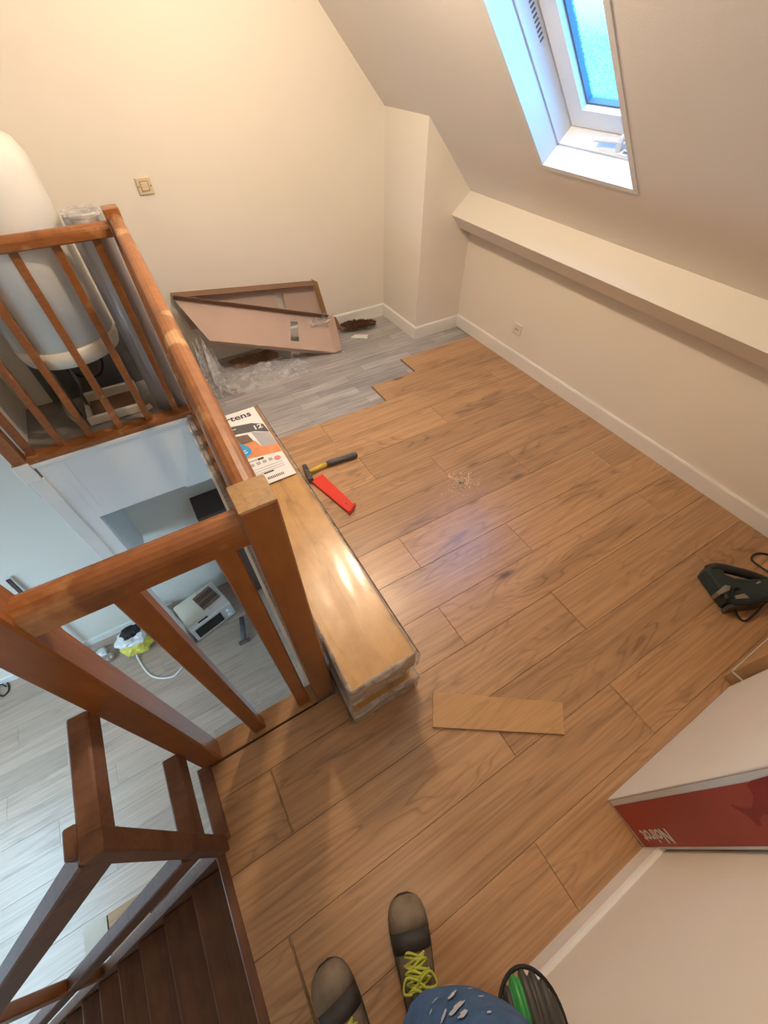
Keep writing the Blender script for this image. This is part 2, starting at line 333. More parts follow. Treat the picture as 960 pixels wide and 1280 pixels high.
def lathe(bm, c, prof, n=32, axis=None):
    c = Vector(c); rings = []
    for r, z in prof:
        rings.append([bm.verts.new(c+Vector((r*math.cos(2*math.pi*k/n), r*math.sin(2*math.pi*k/n), z))) for k in range(n)])
    for a, b in zip(rings, rings[1:]):
        for k in range(n): bm.faces.new((a[k], a[(k+1) % n], b[(k+1) % n], b[k]))
    bm.faces.new(rings[0][::-1]); bm.faces.new(rings[-1])
    bmesh.ops.remove_doubles(bm, verts=bm.verts, dist=1e-5)
    bmesh.ops.recalc_face_normals(bm, faces=bm.faces); return bm
def prism(bm, poly, z0, z1, bev=0.0):
    a = [bm.verts.new((p[0], p[1], z0)) for p in poly]; b = [bm.verts.new((p[0], p[1], z1)) for p in poly]; n = len(poly)
    for i in range(n): bm.faces.new((a[i], a[(i+1) % n], b[(i+1) % n], b[i]))
    bm.faces.new(a[::-1]); top = bm.faces.new(b)
    bmesh.ops.recalc_face_normals(bm, faces=bm.faces)
    if bev: bmesh.ops.bevel(bm, geom=list(top.edges), offset=bev, segments=2, affect='EDGES', profile=0.5)
    return bm
def hexa(bm, c8):
    v = [bm.verts.new(p) for p in c8]
    for f in ((0, 1, 2, 3), (4, 5, 6, 7), (0, 1, 5, 4), (1, 2, 6, 5), (2, 3, 7, 6), (3, 0, 4, 7)): bm.faces.new([v[i] for i in f])
    bmesh.ops.recalc_face_normals(bm, faces=bm.faces); return bm
def slbox(bm, y0, y1, s0, s1, d0, d1):
    return hexa(bm, [SL(y0, s0, d0), SL(y1, s0, d0), SL(y1, s1, d0), SL(y0, s1, d0), SL(y0, s0, d1), SL(y1, s0, d1), SL(y1, s1, d1), SL(y0, s1, d1)])
def struct(name, bm, mat, label, cat, parent=None):
    o = obj(name, bm, mat, parent)
    if not parent: tag(o, label, cat, None, 'structure')
    return o
def text_bm(s, size, origin, dx, dy, bold=0.0, shear=0.0):
    cu = bpy.data.curves.new('lettering', 'FONT'); cu.body = s; cu.size = size; cu.offset = bold; cu.shear = shear; cu.extrude = 0.0002; cu.resolution_u = 2
    to = bpy.data.objects.new('lettering', cu); COL.objects.link(to)
    dg = bpy.context.evaluated_depsgraph_get(); dg.update(); me = bpy.data.meshes.new_from_object(to.evaluated_get(dg))
    bm = bmesh.new(); bm.from_mesh(me); bpy.data.objects.remove(to); bpy.data.curves.remove(cu); bpy.data.meshes.remove(me)
    dx, dy = Vector(dx).normalized(), Vector(dy).normalized(); dz = dx.cross(dy); o = Vector(origin)
    for v in bm.verts: v.co = o+dx*v.co.x+dy*v.co.y+dz*v.co.z
    return bm

# ------------------------------------------------------------------ room shell
XR, YB, YBR, XBR, YW = 2.255, 3.076, 2.585, 1.839, -0.425
ZL, XL, YR = -2.70, -3.40, -1.80
floor = thing('floor', 'attic room floor, old grey vinyl partly covered with new oak laminate planks', 'floor', (0, 0, 0)); floor['kind'] = 'structure'
bm = bmesh.new(); ZT = -0.009
box(bm, 0.012, 2.4, YR, 3.2, -0.26, ZT); box(bm, -0.425, 0.012, YR, 0.478, -0.26, ZT)
obj('grey_vinyl_floor', bm, 'vinyl', floor)
obj('landing_slab', B(-0.95, 0.012, 2.50, 3.2, -0.26, -0.002), 'concrete', floor)
PITCH_ROW, LEN = 0.20, 1.315
ROWS = {-0.43: [0.416], -0.23: [-0.318, 1.002], -0.03: [0.525], 0.17: [-0.216, 1.095], 0.37: [0.622], 0.57: [1.187], 0.77: [0.670],
        0.97: [1.553], 1.17: [1.139], 1.37: [0.776], 1.57: [1.42], 1.77: [0.710], 1.97: [1.205+LEN], 2.17: [1.57+LEN]}
START = {1.97: 1.205, 2.17: 1.57}
def plank(name, x0, x1, y0, y1, z0, z1, mat, parent):
    return obj(name, B(x0+.0004, x1-.0004, y0+.0004, y1-.0004, z0, z1, bev=0.0012), mat, parent, origin=((x0+x1)/2, (y0+y1)/2, z1))
def lay(rows, xa, xb, z0, z1, mat, parent, pitch=PITCH_ROW):
    for y0, js in rows.items():
        a = xa(y0) if callable(xa) else xa; b = xb(y0) if callable(xb) else xb
        cuts = {a, b}
        for j in js:
            k = j
            while k > a: k -= LEN
            while k < b:
                if a+.02 < k < b-.02: cuts.add(k)
                k += LEN
        cuts = sorted(cuts)
        for p, q in zip(cuts, cuts[1:]): plank('plank', p, q, y0, min(y0+pitch, y0+pitch), z0, z1, mat, parent)
lay(ROWS, lambda y: START.get(y, -0.425 if y < 0.2 else (0.092 if y > 0.5 else 0.09)), lambda y: 2.246, ZT, 0.0, 'laminate', floor)
plank('plank', -0.425, 0.09, 0.37, 0.478, ZT, 0.0, 'laminate', floor)
lay({-0.63: [-0.1], -0.83: [0.02], -1.03: [-0.2], -1.23: [0.03], -1.43: [-.15], -1.63: [0.0]}, -0.425, 0.12, ZT, 0.0, 'laminate', floor)
# laminate tongues left open at the stepped front of the laid rows
for x, y0 in ((1.57, 2.17), (1.205, 1.97)):
    obj('plank_tongue', B(x-.006, x, y0+.003, y0+.197, ZT, -0.004), 'cardboard_dark', floor)

struct('wall_back', B(XL, 2.5, YB, YB+.1, ZL, 2.5), 'wall_paint', 'cream plaster gable wall at the back of the attic room with a light switch', 'wall')
struct('wall_chimney', B(XBR, 2.5, YBR, YB, -0.01, 2.0), 'wall_paint', 'cream boxed out chimney breast in the corner under the sloping ceiling', 'wall')
struct('wall_right', B(XR, XR+.1, -0.6, YBR, -0.01, 1.0), 'wall_paint', 'low cream knee wall under the sloping ceiling with a socket', 'wall')
struct('wall_front', B(0.12, 2.4, YW-.1, YW, -0.01, 2.5), 'wall_paint', 'cream wall with a baseboard behind the red and white carton', 'wall')
struct('wall_rear', B(XL, 2.4, YR-.1, YR, ZL, 2.5), 'wall_paint', 'cream wall of the landing behind the photographer', 'wall')
struct('wall_passage', B(0.02, 0.12, YR, YW-.1, -0.01, 2.5), 'wall_paint', 'cream passage wall behind the photographer', 'wall')
struct('wall_stair', B(XL, -0.425, -0.74, -0.64, ZL, 2.5), 'wall_paint', 'cream wall along the staircase', 'wall')
bm = bmesh.new(); WY0, WY1, WS0, WS1 = 1.25, 1.763, -0.528, 0.46
for a in ((YR, 3.2, -1.1, WS0), (YR, 3.2, WS1, 1.25), (YR, WY0, WS0, WS1), (WY1, 3.2, WS0, WS1)): slbox(bm, *a, 0.0, 0.05)
box(bm, XL, 0.72, YR, 3.2, 2.42, 2.47)
struct('ceiling', bm, 'ceiling_paint', 'matt cream ceiling sloping down to the knee wall', 'ceiling')
# left outer wall with the window of the lower storey
bm = bmesh.new()
box(bm, XL-.1, XL, YR, 3.2, -0.55, 2.5); box(bm, XL-.1, XL, YR, 3.2, ZL, -2.1); box(bm, XL-.1, XL, YR, 0.2, -2.1, -0.55); box(bm, XL-.1, XL, 2.2, 3.2, -2.1, -0.55)
struct('wall_left', bm, 'lower_wall', 'white outer wall of the stairwell with a window', 'wall')
w2 = thing('window_2', 'white framed window lighting the lower storey', 'window', (XL, 1.2, -2.1)); w2['kind'] = 'structure'
bm = bmesh.new()
for a in ((0.2, 0.26, -2.1, -0.55), (2.14, 2.2, -2.1, -0.55), (0.26, 2.14, -2.1, -2.04), (0.26, 2.14, -0.61, -0.55), (1.17, 1.23, -2.04, -0.61)): box(bm, XL-.08, XL-.02, a[0], a[1], a[2], a[3])
obj('window_frame', bm, 'lacquer_white', w2)
obj('sky_blocker', B(XL-.095, XL-.088, 0.2, 2.2, -2.1, -0.55), 'white_paint', w2)  # opaque panel added out of view to keep sky light out of this opening

# baseboards
def skirt(name, p, q, label):
    d = (Vector(q)-Vector(p)).normalized(); bmx = bmesh.new()
    extr(bmx, p, q, [(0, 0), (0.013, 0), (0.013, 0.084), (0.009, 0.092), (0, 0.094)])
    return struct(name, bmx, 'white_paint', label, 'baseboard')
skirt('baseboard_back', (0.1, YB, -.009), (XBR, YB, -.009), 'white baseboard along the back gable wall')
skirt('baseboard_chimney', (XBR, YB, -.009), (XBR, YBR, -.009), 'white baseboard on the side of the chimney breast')
skirt('baseboard_corner', (XBR-.013, YBR, -.009), (XR, YBR, -.009), 'short white baseboard across the front of the chimney breast')
skirt('baseboard_right', (XR, YBR-.013, 0), (XR, YW, 0), 'long white baseboard along the low knee wall')
skirt('baseboard_front', (XR, YW, 0), (0.12, YW, 0), 'white baseboard under the wall behind the red carton')
# the plastered purlin: a tilted beam between knee wall and sloping ceiling
bm = bmesh.new()
pts = [(2.30, 0.985), (2.215, 0.905), (2.075, 0.79), (2.157, 0.705), (2.30, 0.825)]
a = [bm.verts.new((x, YBR, z)) for x, z in pts]; b = [bm.verts.new((x, YW, z)) for x, z in pts]
for i in range(5): bm.faces.new((a[i], a[(i+1) % 5], b[(i+1) % 5], b[i]))
bm.faces.new(a); bm.faces.new(b[::-1]); bmesh.ops.recalc_face_normals(bm, faces=bm.faces)
struct('trim_1', bm, 'wall_paint', 'plastered tilted purlin beam running above the knee wall', 'beam')

# ------------------------------------------------------------------ skylight
win = thing('window_1', 'small white skylight with obscure glass set in the sloping ceiling', 'window', SL(1.5, WS0, 0)); win['kind'] = 'structure'
def ring(bm, iy, is_, t, d0, d1):
    y0, y1, s0, s1 = WY0+iy, WY1-iy, WS0+is_, WS1-is_
    slbox(bm, y0, y0+t, s0, s1, d0, d1); slbox(bm, y1-t, y1, s0, s1, d0, d1); slbox(bm, y0+t, y1-t, s0, s0+t, d0, d1); slbox(bm, y0+t, y1-t, s1-t, s1, d0, d1); return bm
obj('reveal_lining', ring(bmesh.new(), -0.02, -0.02, 0.0235, -0.003, 0.088), 'lacquer_white', win)
obj('groove', ring(bmesh.new(), -0.03, -0.03, 0.026, 0.088, 0.097), 'lacquer_white', win)
obj('frame', ring(bmesh.new(), -0.02, -0.02, 0.0265, 0.097, 0.26), 'lacquer_white', win)
sash = obj('sash', ring(bmesh.new(), 0.012, 0.012, 0.085, 0.175, 0.235), 'lacquer_white', win)
obj('bead', ring(bmesh.new(), 0.096, 0.096, 0.010, 0.20, 0.23), 'groove', sash)
bm = bmesh.new(); slbox(bm, WY0+.10, WY1-.10, WS0+.10, WS1-.10, 0.222, 0.228)
obj('pane', bm, 'obscure_glass', sash)
obj('frame_gap', ring(bmesh.new(), 0.002, 0.002, 0.011, 0.20, 0.205), 'lacquer_white', win)
# dark strips painting the shade inside the vent slots of the frame side
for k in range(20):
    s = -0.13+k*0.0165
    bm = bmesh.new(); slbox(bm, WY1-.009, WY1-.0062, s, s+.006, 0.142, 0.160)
    obj('vent_slot_shade', bm, 'groove', win)
# lever handle with its striker plate on the bottom of the frame
yh = 1.43
hb = bmesh.new()
slbox(hb, yh-.05, yh+.012, WS0+.004, WS0+.012, 0.10, 0.172)
hp = obj('striker_plate', hb, 'lacquer_white', win)
for k in range(4):
    bm = bmesh.new(); slbox(bm, yh-.048, yh-.022, WS0+.012, WS0+.014, 0.108+k*.016, 0.116+k*.016); obj('slot_shade', bm, 'groove', hp)  # dark strips paint the shade inside the plate's slots
hd = obj('handle', tube(bmesh.new(), [SL(yh-.02, WS0+.06, 0.19), SL(yh-.012, WS0+.055, 0.155), SL(yh, WS0+.045, 0.125)], [0.013, 0.012, 0.012], 10), 'lacquer_white', win, smooth=True)
obj('lever', bar(bmesh.new(), SL(yh-.012, WS0+.045, 0.128), SL(yh+.13, WS0+.042, 0.118), 0.02, 0.016, 0.004), 'lacquer_white', hd)
obj('catch', bar(bmesh.new(), SL(yh, WS0+.045, 0.125), SL(yh+.006, WS0+.012, 0.115), 0.022, 0.018, 0.004), 'lacquer_white', hd)

# ------------------------------------------------------------------ lower storey
fll = thing('floor_lower', 'laid laminate floor of the storey below, seen down the stairwell', 'floor', (0, 0, ZL)); fll['kind'] = 'structure'
obj('screed', B(XL, 0.1, YR, 3.2, ZL-.1, ZL-.009), 'concrete', fll)
rows = {}
yy = -0.64; k = 0
while yy < 3.05:
    rows[yy] = [-3.0+(k*0.47) % LEN]; yy += 0.2; k += 1
lay(rows, XL, 0.03, ZL-.009, ZL, 'laminate_lower', fll)
struct('wall_lower_right', B(0.02, 0.1, YR, 3.1, ZL, -0.26), 'lower_wall', 'white wall of the storey below under the attic room', 'wall')
struct('wall_alcove', B(-0.86, -0.77, 2.496, YB, -1.45, -0.046), 'lower_wall', 'short white boxed bulkhead hanging below the heater landing', 'wall')
struct('wall_closet', B(-0.95, -0.865, 2.60, YB, -0.01, 2.45), 'wall_paint', 'cream side wall of the heater closet', 'wall')
struct('trim_2', B(-0.945, -0.859, 2.486, 2.60, ZL, -0.125, bev=.004), 'white_paint', 'white timber post carrying the corner of the landing', 'post')
struct('trim_5', B(-0.956, -0.872, 2.482, 2.60, -0.13, -0.001, bev=.003), 'white_paint', 'white block under the end post of the landing rail', 'trim')
# boards that face the landing edge, and the edge over the lower room
def fascia(name, x0, x1, z0, mat, label): return struct(name, B(x0, x1, 2.497, 2.512, z0, -0.045), mat, label, 'fascia board')
fascia('trim_3', -0.77, -0.725, -0.56, 'lower_wall', 'narrow white board beside the white partition under the landing')
fascia('trim_4', -0.724, -0.19, -0.56, 'lower_wall', 'long white board facing the heater landing edge')
fascia('trim_6', -0.19, 0.012, -0.58, 'lower_wall', 'short white board facing the heater landing edge')
struct('trim_7', B(-0.87, 0.012, 2.485, 2.515, -0.045, -0.018, bev=.003), 'white_paint', 'thin white bead under the landing rail', 'trim')
struct('trim_8', B(-0.002, 0.012, 0.56, 2.49, -0.30, -0.03), 'white_paint', 'white board facing the floor edge under the long balustrade', 'fascia board')
struct('trim_9', B(-0.36, -0.002, 0.505, 0.52, -0.30, -0.055), 'sole_wood', 'brown board facing the floor edge under the short balustrade', 'fascia board')
skirt('baseboard_lower', (XL, YB, ZL), (-0.95, YB, ZL), 'white baseboard of the storey below')

# ------------------------------------------------------------------ balustrade round the stairwell
bal = thing('balustrade', 'varnished orange brown wooden balustrade round the stairwell', 'balustrade', (0.048, 0.52, 0))
def newel(x0, x1, y0, y1, z0, z1, label=None, mat='post_wood'):
    o = obj('newel_post', B(x0, x1, y0, y1, z0, z1, bev=0.004), mat, bal)
    if label: o['label'] = label
    return o
np1 = newel(0.012, 0.082, 0.484, 0.556, 0.0, 1.10)
obj('post_top', B(0.013, 0.081, 0.485, 0.555, 1.0985, 1.1012, bev=.001), 'sole_wood_top', np1)
bm = hexa(bmesh.new(), [(-0.416, .484, -.28), (-0.351, .484, -.28), (-0.351, .553, -.28), (-0.416, .553, -.28), (-0.396, .484, 1.14), (-0.331, .484, 1.14), (-0.331, .553, 1.14), (-0.396, .553, 1.14)])
bmesh.ops.bevel(bm, geom=list(bm.edges), offset=.004, segments=1, affect='EDGES'); obj('newel_post', bm, 'post_wood', bal)   # leans a little inwards
n3 = bmesh.new(); box(n3, 0.045, 0.112, 2.49, 2.56, -0.02, 1.085, bev=.004); obj('newel_post', n3, 'rail_wood', bal)
newel(-0.942, -0.877, 2.488, 2.555, 0.0, 1.10, mat='rail_wood')
RA, RB = Vector((0.048, 0.556, 1.03)), Vector((0.082, 2.49, 1.035))
hr = obj('handrail', extr(bmesh.new(), RA, RB, railprof(0.056, 0.062)), 'handrail_wood', bal)
obj('handrail', extr(bmesh.new(), (-0.334, 0.52, 1.035), (0.014, 0.52, 1.035), railprof(0.058, 0.066)), 'rail_wood', bal)
obj('handrail', extr(bmesh.new(), (-0.876, 2.53, 1.005), (0.05, 2.53, 1.005), railprof(0.056, 0.060)), 'rail_wood', bal)
obj('sole_plate', B(-0.352, 0.014, 0.486, 0.560, -0.055, -0.003, bev=.002), 'sole_wood', bal)
obj('sole_plate', B(-0.876, 0.05, 2.49, 2.585, -0.02, 0.012, bev=.003), 'rail_wood', bal)
sp = bmesh.new(); extr(sp, (0.040, 0.556, -0.0), (0.075, 2.49, -0.0), rect(0.055, 0.03, 0.003)); obj('sole_plate', sp, 'rail_wood', bal)
def baluster(x, y, z0, z1, w_=0.040, d_=0.036, mat='rail_wood'):
    return obj('baluster', B(x-w_/2, x+w_/2, y-d_/2, y+d_/2, z0, z1, bev=.003), mat, bal)
for x in (-0.205, -0.033): baluster(x, 0.520, -0.004, 1.005, 0.042, 0.036, 'post_wood')
for x in (-0.842, -0.684, -0.530, -0.362, -0.197, -0.03): baluster(x, 2.545, 0.010, 0.98, 0.036, 0.034)
for k in range(13):
    t = (k+0.7)/13.4; p = Vector((0.040, 0.556, 0)).lerp(Vector((0.075, 2.49, 0)), t); baluster(p.x+.004, p.y, 0.012, 1.004, 0.030, 0.036)

# ------------------------------------------------------------------ staircase
st = thing('staircase', 'steep dark stained wooden staircase with worn treads going down', 'staircase', (-0.425, -0.2, 0))
RISE, GO, NST = 0.20, 0.168, 13
for k in range(1, NST):
    x1 = -0.425-GO*(k-1)+0.008; x0 = -0.425-GO*k-0.006+0.02
    obj('tread', B(x0-.012, x1-.006, -0.638, 0.235, -RISE*k-.034, -RISE*k, bev=.006, seg=2), 'stair_wood', st, origin=((x0+x1)/2, -0.2, -RISE*k))
    obj('riser', B(x1-.012, x1-.0, -0.636, 0.233, -RISE*k, -RISE*(k-1)-.036), 'stair_wood', st)
obj('floor_nosing', B(-0.442, -0.412, -0.638, 0.262, -0.04, 0.0015, bev=.004), 'stair_wood', st)
sl = RISE/GO
def stringer(y0, y1, name):
    bmx = bmesh.new(); xa, xb = -0.425, -2.50
    za, zb = 0.02, 0.02-(xa-xb)*sl
    prof = [(xa, za), (xa, za-0.30), (xb, max(ZL, zb-0.12)), (xb, zb)]
    a_ = [bmx.verts.new((x, y0, z)) for x, z in prof]; b_ = [bmx.verts.new((x, y1, z)) for x, z in prof]
    for i in range(4): bmx.faces.new((a_[i], a_[(i+1) % 4], b_[(i+1) % 4], b_[i]))
    bmx.faces.new(a_); bmx.faces.new(b_[::-1]); bmesh.ops.recalc_face_normals(bmx, faces=bmx.faces)
    obj(name, bmx, 'stair_rail_wood', st)
stringer(0.235, 0.268, 'stringer'); stringer(-0.638, -0.61, 'stringer')
sr = thing('stair_railing', 'dull brown stair railing of plain square bars beside the dark treads', 'railing', (-0.42, 0.27, 0))
XS, YS = -0.42, 0.27
obj('post', B(-0.438, -0.399, 0.234, 0.276, -0.02, 0.735, bev=.003), 'stair_rail_wood', sr)
obj('handrail', bar(bmesh.new(), (-0.4185, 0.272, 0.708), (-0.4185, 0.486, 0.708), 0.038, 0.056), 'stair_rail_wood', sr)
obj('mid_rail', bar(bmesh.new(), (-0.423, 0.272, 0.225), (-0.423, 0.486, 0.225), 0.044, 0.072), 'stair_rail_wood', sr)
obj('foot_rail', bar(bmesh.new(), (-0.409, 0.262, -0.006), (-0.409, 0.486, -0.006), 0.042, 0.050), 'stair_rail_wood', sr)
obj('end_cap', B(-0.4585, -0.4375, 0.250, 0.300, 0.682, 0.735, bev=.003), 'stair_rail_wood', sr)
xe = -2.45
obj('handrail', bar(bmesh.new(), (-0.424, 0.256, 0.690), (xe, 0.256, 0.690-(-0.424-xe)*sl), 0.042, 0.066), 'stair_rail_wood', sr)
obj('mid_rail', bar(bmesh.new(), (-0.434, 0.256, 0.205), (xe, 0.256, 0.205-(-0.434-xe)*sl), 0.040, 0.066), 'stair_rail_wood', sr)
for x in (-1.21, -2.40):
    zt = 0.72-(XS-x)*sl
    obj('post', B(x-.028, x+.028, 0.256-.020, 0.256+.020, max(ZL, zt-1.02) if x < -2 else zt-0.86, zt, bev=.004), 'stair_rail_wood' if x < -2 else 'post_wood', sr)

# ------------------------------------------------------------------ stack of laminate packs
G = 'shrink wrapped laminate packs'
def pack(name, label, x0, x1, y0, y1, z0, z1, top):
    t = thing(name, label, 'laminate pack', ((x0+x1)/2, y0, z0), G)
    nb = 5; h = (z1-z0-.004)/nb
    for k in range(nb):
        a = z0+k*h; m_ = 'pack_wood' if k == nb-1 else 'offcut_wood'
        dx = 0 if k == nb-1 else random.uniform(-.003, .003)
        o = obj('board', B(x0+.006+dx, x1-.006+dx, y0+.008, y1-.008, a, a+h-.0025, bev=.002), m_, t)
    bmx = bmesh.new()                             # crumpled film folded over the sides and both ends
    n1, n2 = 40, 4
    path = [(x0, y0), (x1, y0), (x1, y1), (x0, y1)]
    P = []
    for i in range(4):
        p, q = Vector((*path[i], 0)), Vector((*path[(i+1) % 4], 0)); m_ = 10 if i % 2 == 0 else 40
        for j in range(m_): P.append(p.lerp(q, j/m_))
    c = Vector(((x0+x1)/2, (y0+y1)/2, 0)); rings = []
    zs = [z0+.002, z0+(z1-z0)*.3, z0+(z1-z0)*.65, z1-.004, z1+.0015]
    for zi, z in enumerate(zs):
        row = []
        for p in P:
            nz = noise.noise(Vector((p.x*22, p.y*22, z*30+zi)))
            d = Vector((c.x-p.x, 0, 0)).normalized()*0 ; q = p.copy(); off = .0035*nz
            if abs(p.x-x0) < 1e-4: q.x += -off
            elif abs(p.x-x1) < 1e-4: q.x += off
            if abs(p.y-y0) < 1e-4: q.y += -off*1.6
            if abs(p.y-y1) < 1e-4: q.y += off
            if zi == 4:
                q.x += (0.012 if q.x < c.x else -0.012)*(1 if abs(p.x-x0) < 1e-4 or abs(p.x-x1) < 1e-4 else 0); q.y += 0.012*((1 if abs(p.y-y0) < 1e-4 else 0)-(1 if abs(p.y-y1) < 1e-4 else 0))
            row.append(bmx.verts.new((q.x, q.y, z)))
        rings.append(row)
    n = len(P)
    for a_, b_ in zip(rings, rings[1:]):
        for i in range(n): bmx.faces.new((a_[i], a_[(i+1) % n], b_[(i+1) % n], b_[i]))
    obj('shrink_film', bmx, 'wrap_film', t, smooth=True)
    return t
PX0, PX1, PY0, PY1, PZ = 0.097, 0.345, 0.342, 1.838, 0.360
pack('laminate_pack', 'lowest shrink wrapped laminate pack of the stack, lying on the floor', PX0-.004, PX1+.016, PY0-.002, PY1+.02, 0.001, 0.122, False)
pack('laminate_pack', 'middle shrink wrapped laminate pack of the stack, set slightly back', PX0+.012, PX1-.004, PY0+.028, PY1+.01, 0.124, 0.242, False)
top = pack('laminate_pack', 'topmost shrink wrapped laminate pack with a printed paper label', PX0, PX1, PY0, PY1, 0.244, PZ, True)
for y in (0.9, 1.6):
    pass
obj('edge_strip', B(PX1-.0045, PX1-.0015, PY0+.01, PY1-.002, PZ-.012, PZ+.0012), 'cardboard_dark', top)
# printed label
lz = PZ+.0012
def flat(name, poly, mat, parent, z=0.0):
    bmx = bmesh.new(); f = bmx.faces.new([bmx.verts.new((p[0], p[1], lz+z)) for p in poly]); bmx.normal_update()
    if f.normal.z < 0: f.normal_flip()
    return obj(name, bmx, mat, parent)
lab = obj('paper_label', B(PX0+.012, PX1-.022, 1.275, PY1-.010, lz-.0008, lz), 'paper', top)
flat('dark_band', [(0.109, 1.74), (0.27, 1.705), (0.317, 1.672), (0.322, 1.60), (0.262, 1.638), (0.109, 1.672)], 'ink_grey', lab, .0004)
flat('room_picture', [(0.109, 1.655), (0.225, 1.632), (0.235, 1.57), (0.109, 1.572)], 'ink_brown', lab, .0004)
flat('sofa_picture', [(0.245, 1.64), (0.321, 1.598), (0.322, 1.50), (0.255, 1.515)], 'ink_pale', lab, .0006)
flat('floor_picture', [(0.109, 1.575), (0.24, 1.572), (0.255, 1.515), (0.322, 1.50), (0.322, 1.44), (0.109, 1.475)], 'ink_orange', lab, .0004)
drop = [(0.165, 1.600)]+[(0.168+.036*math.cos(t), 1.522+.042*math.sin(t)) for t in [math.radians(150+k*20) for k in range(0, 13)]]
flat('blue_drop', drop, 'ink_blue', lab, .0008)
obj('lettering', text_bm('artens', 0.062, (0.136, 1.763, lz+.0006), (1, 0, 0), (0, 1, 0), bold=.0012), 'ink', lab)
obj('lettering', text_bm('12', 0.046, (0.262, 1.648, lz+.0008), (1, 0, 0), (0, 1, 0), bold=.001), 'paper', lab)
for k, (a, b, y) in enumerate(((.130, .19, 1.700), (.150, .185, 1.512), (.148, .182, 1.528))):
    flat('print_line', [(a, y), (b, y), (b, y-.006), (a, y-.006)], 'paper', lab, .0012)
for k in range(4): flat('pictogram', [(0.165+k*.028, 1.425), (0.183+k*.028, 1.425), (0.183+k*.028, 1.405), (0.165+k*.028, 1.405)], 'ink_pale', lab, .0005)
flat('print_line', [(0.15, 1.447), (0.205, 1.447), (0.205, 1.437), (0.15, 1.437)], 'ink_pale', lab, .0005)
flat('print_line', [(0.207, 1.447), (0.235, 1.447), (0.235, 1.433), (0.207, 1.433)], 'ink', lab, .0005)
flat('stamp', [(0.288+.016*math.cos(t), 1.408+.016*math.sin(t)) for t in [k*.6283 for k in range(10)]], 'ink_pink', lab, .0005)
for y in (1.382, 1.366, 1.352): flat('print_line', [(0.165, y), (0.30, y), (0.30, y-.004), (0.165, y-.004)], 'ink_pale', lab, .0005)
flat('print_line', [(0.20, 1.345), (0.245, 1.345), (0.245, 1.336), (0.20, 1.336)], 'ink', lab, .0005)
for k in range(10): flat('barcode_bar', [(0.205+k*.0075, 1.312), (0.2095+k*.0075, 1.312), (0.2095+k*.0075, 1.296), (0.205+k*.0075, 1.296)], 'ink', lab, .0005)

# ------------------------------------------------------------------ tools on the floor
h = thing('hammer', 'hammer with steel head, yellow neck and grey rubber grip on the floor', 'hammer', (0.62, 1.59, 0))
P0, P1, P2 = fl(386, 590, 0.022), fl(408, 580, 0.020), fl(446, 568, 0.020)
obj('shaft', tube(bmesh.new(), [P0, P0.lerp(P1, .5), P1], [0.012, 0.013, 0.014], 8), 'yellow', h, smooth=True)
obj('grip', tube(bmesh.new(), [P1, P1.lerp(P2, .15), P1.lerp(P2, .6), P2.lerp(P1, .04), P2], [0.014, 0.017, 0.016, 0.018, 0.014], 10), 'grey_grip', h, smooth=True)
a, b = fl(380, 581, 0.02), fl(389, 601, 0.02)
hb = bmesh.new(); d = (b-a).normalized(); mid_ = a.lerp(b, .5)
bar(hb, a.lerp(b, .38), b, 0.028, 0.030, .004); s = d.cross(Vector((0, 0, 1)))
hexa(hb, [a-s*.012-Vector((0, 0, .003)), a+s*.012-Vector((0, 0, .003)), a+s*.012+Vector((0, 0, .003)), a-s*.012+Vector((0, 0, .003))]+[a.lerp(b, .4)+s*i*.013+Vector((0, 0, j*.014)) for i, j in ((-1, -1), (1, -1), (1, 1), (-1, 1))])
obj('head', hb, 'iron', h)
t = thing('tapping_bar', 'red tapered metal bar with a hole lying beside the hammer', 'bar', (0.52, 1.39, 0))
q = [fl(388, 600, .018), fl(403, 592, .018), fl(443, 630, .018), fl(436, 640, .018)]
obj('blade', prism(bmesh.new(), [(p.x, p.y) for p in q], 0.001, 0.016, .002), 'red_paint', t)
e = q[2].lerp(q[3], .5); dd = (q[2]-q[3]).normalized(); out = Vector((dd.y, -dd.x, 0))
if out.dot(e-q[0]) < 0: out = -out
obj('end_lip', bar(bmesh.new(), q[3]+out*.003+Vector((0, 0, -.005)), q[2]+out*.003+Vector((0, 0, -.005)), .012, .030, .003), 'red_paint', t)
hc = q[0].lerp(q[1], .5).lerp(e, .86); obj('hole', lathe(bmesh.new(), (hc.x, hc.y, .0145), [(0.0055, 0), (0.0055, .0022)], 12), 'iron', t)
oc = [fl(*p, .009) for p in ((541, 865), (703, 878), (706, 918), (541, 909))]
tag(obj('laminate_offcut', prism(bmesh.new(), [(p.x, p.y) for p in oc], 0.0005, .010, .001), 'offcut_wood', origin=(oc[0].x, oc[0].y, 0)), 'plain oak laminate offcut strip lying loose across the laid planks', 'board')

# jigsaw lying on its side
j = thing('jigsaw', 'black and dark teal electric jigsaw lying on its side by the carton', 'jigsaw', (1.8, -0.02, 0))
def W(pts, z): return [(fl(x, y, z).x, fl(x, y, z).y) for x, y in pts]
obj('motor_housing', prism(bmesh.new(), W([(880, 714), (884, 707), (895, 705), (904, 713), (906, 719), (916, 723), (932, 724), (950, 724), (975, 720), (982, 740), (958, 752), (940, 757), (922, 757), (908, 752), (897, 738)], .055), 0.006, .068, .014), 'teal_black', j, smooth=False)
obj('handle', tube(bmesh.new(), spline([fl(886, 712, .05), fl(895, 709, .055), fl(915, 713, .055), (fl(938, 719, .05)), fl(958, 727, .045)], 5), [.021]*20+[.022], 10), 'black_plastic', j, smooth=True)
obj('steel_band', prism(bmesh.new(), W([(895, 741), (906, 731), (913, 733), (912, 738), (899, 744)], .068), 0.03, .0705, .002), 'steel', j)
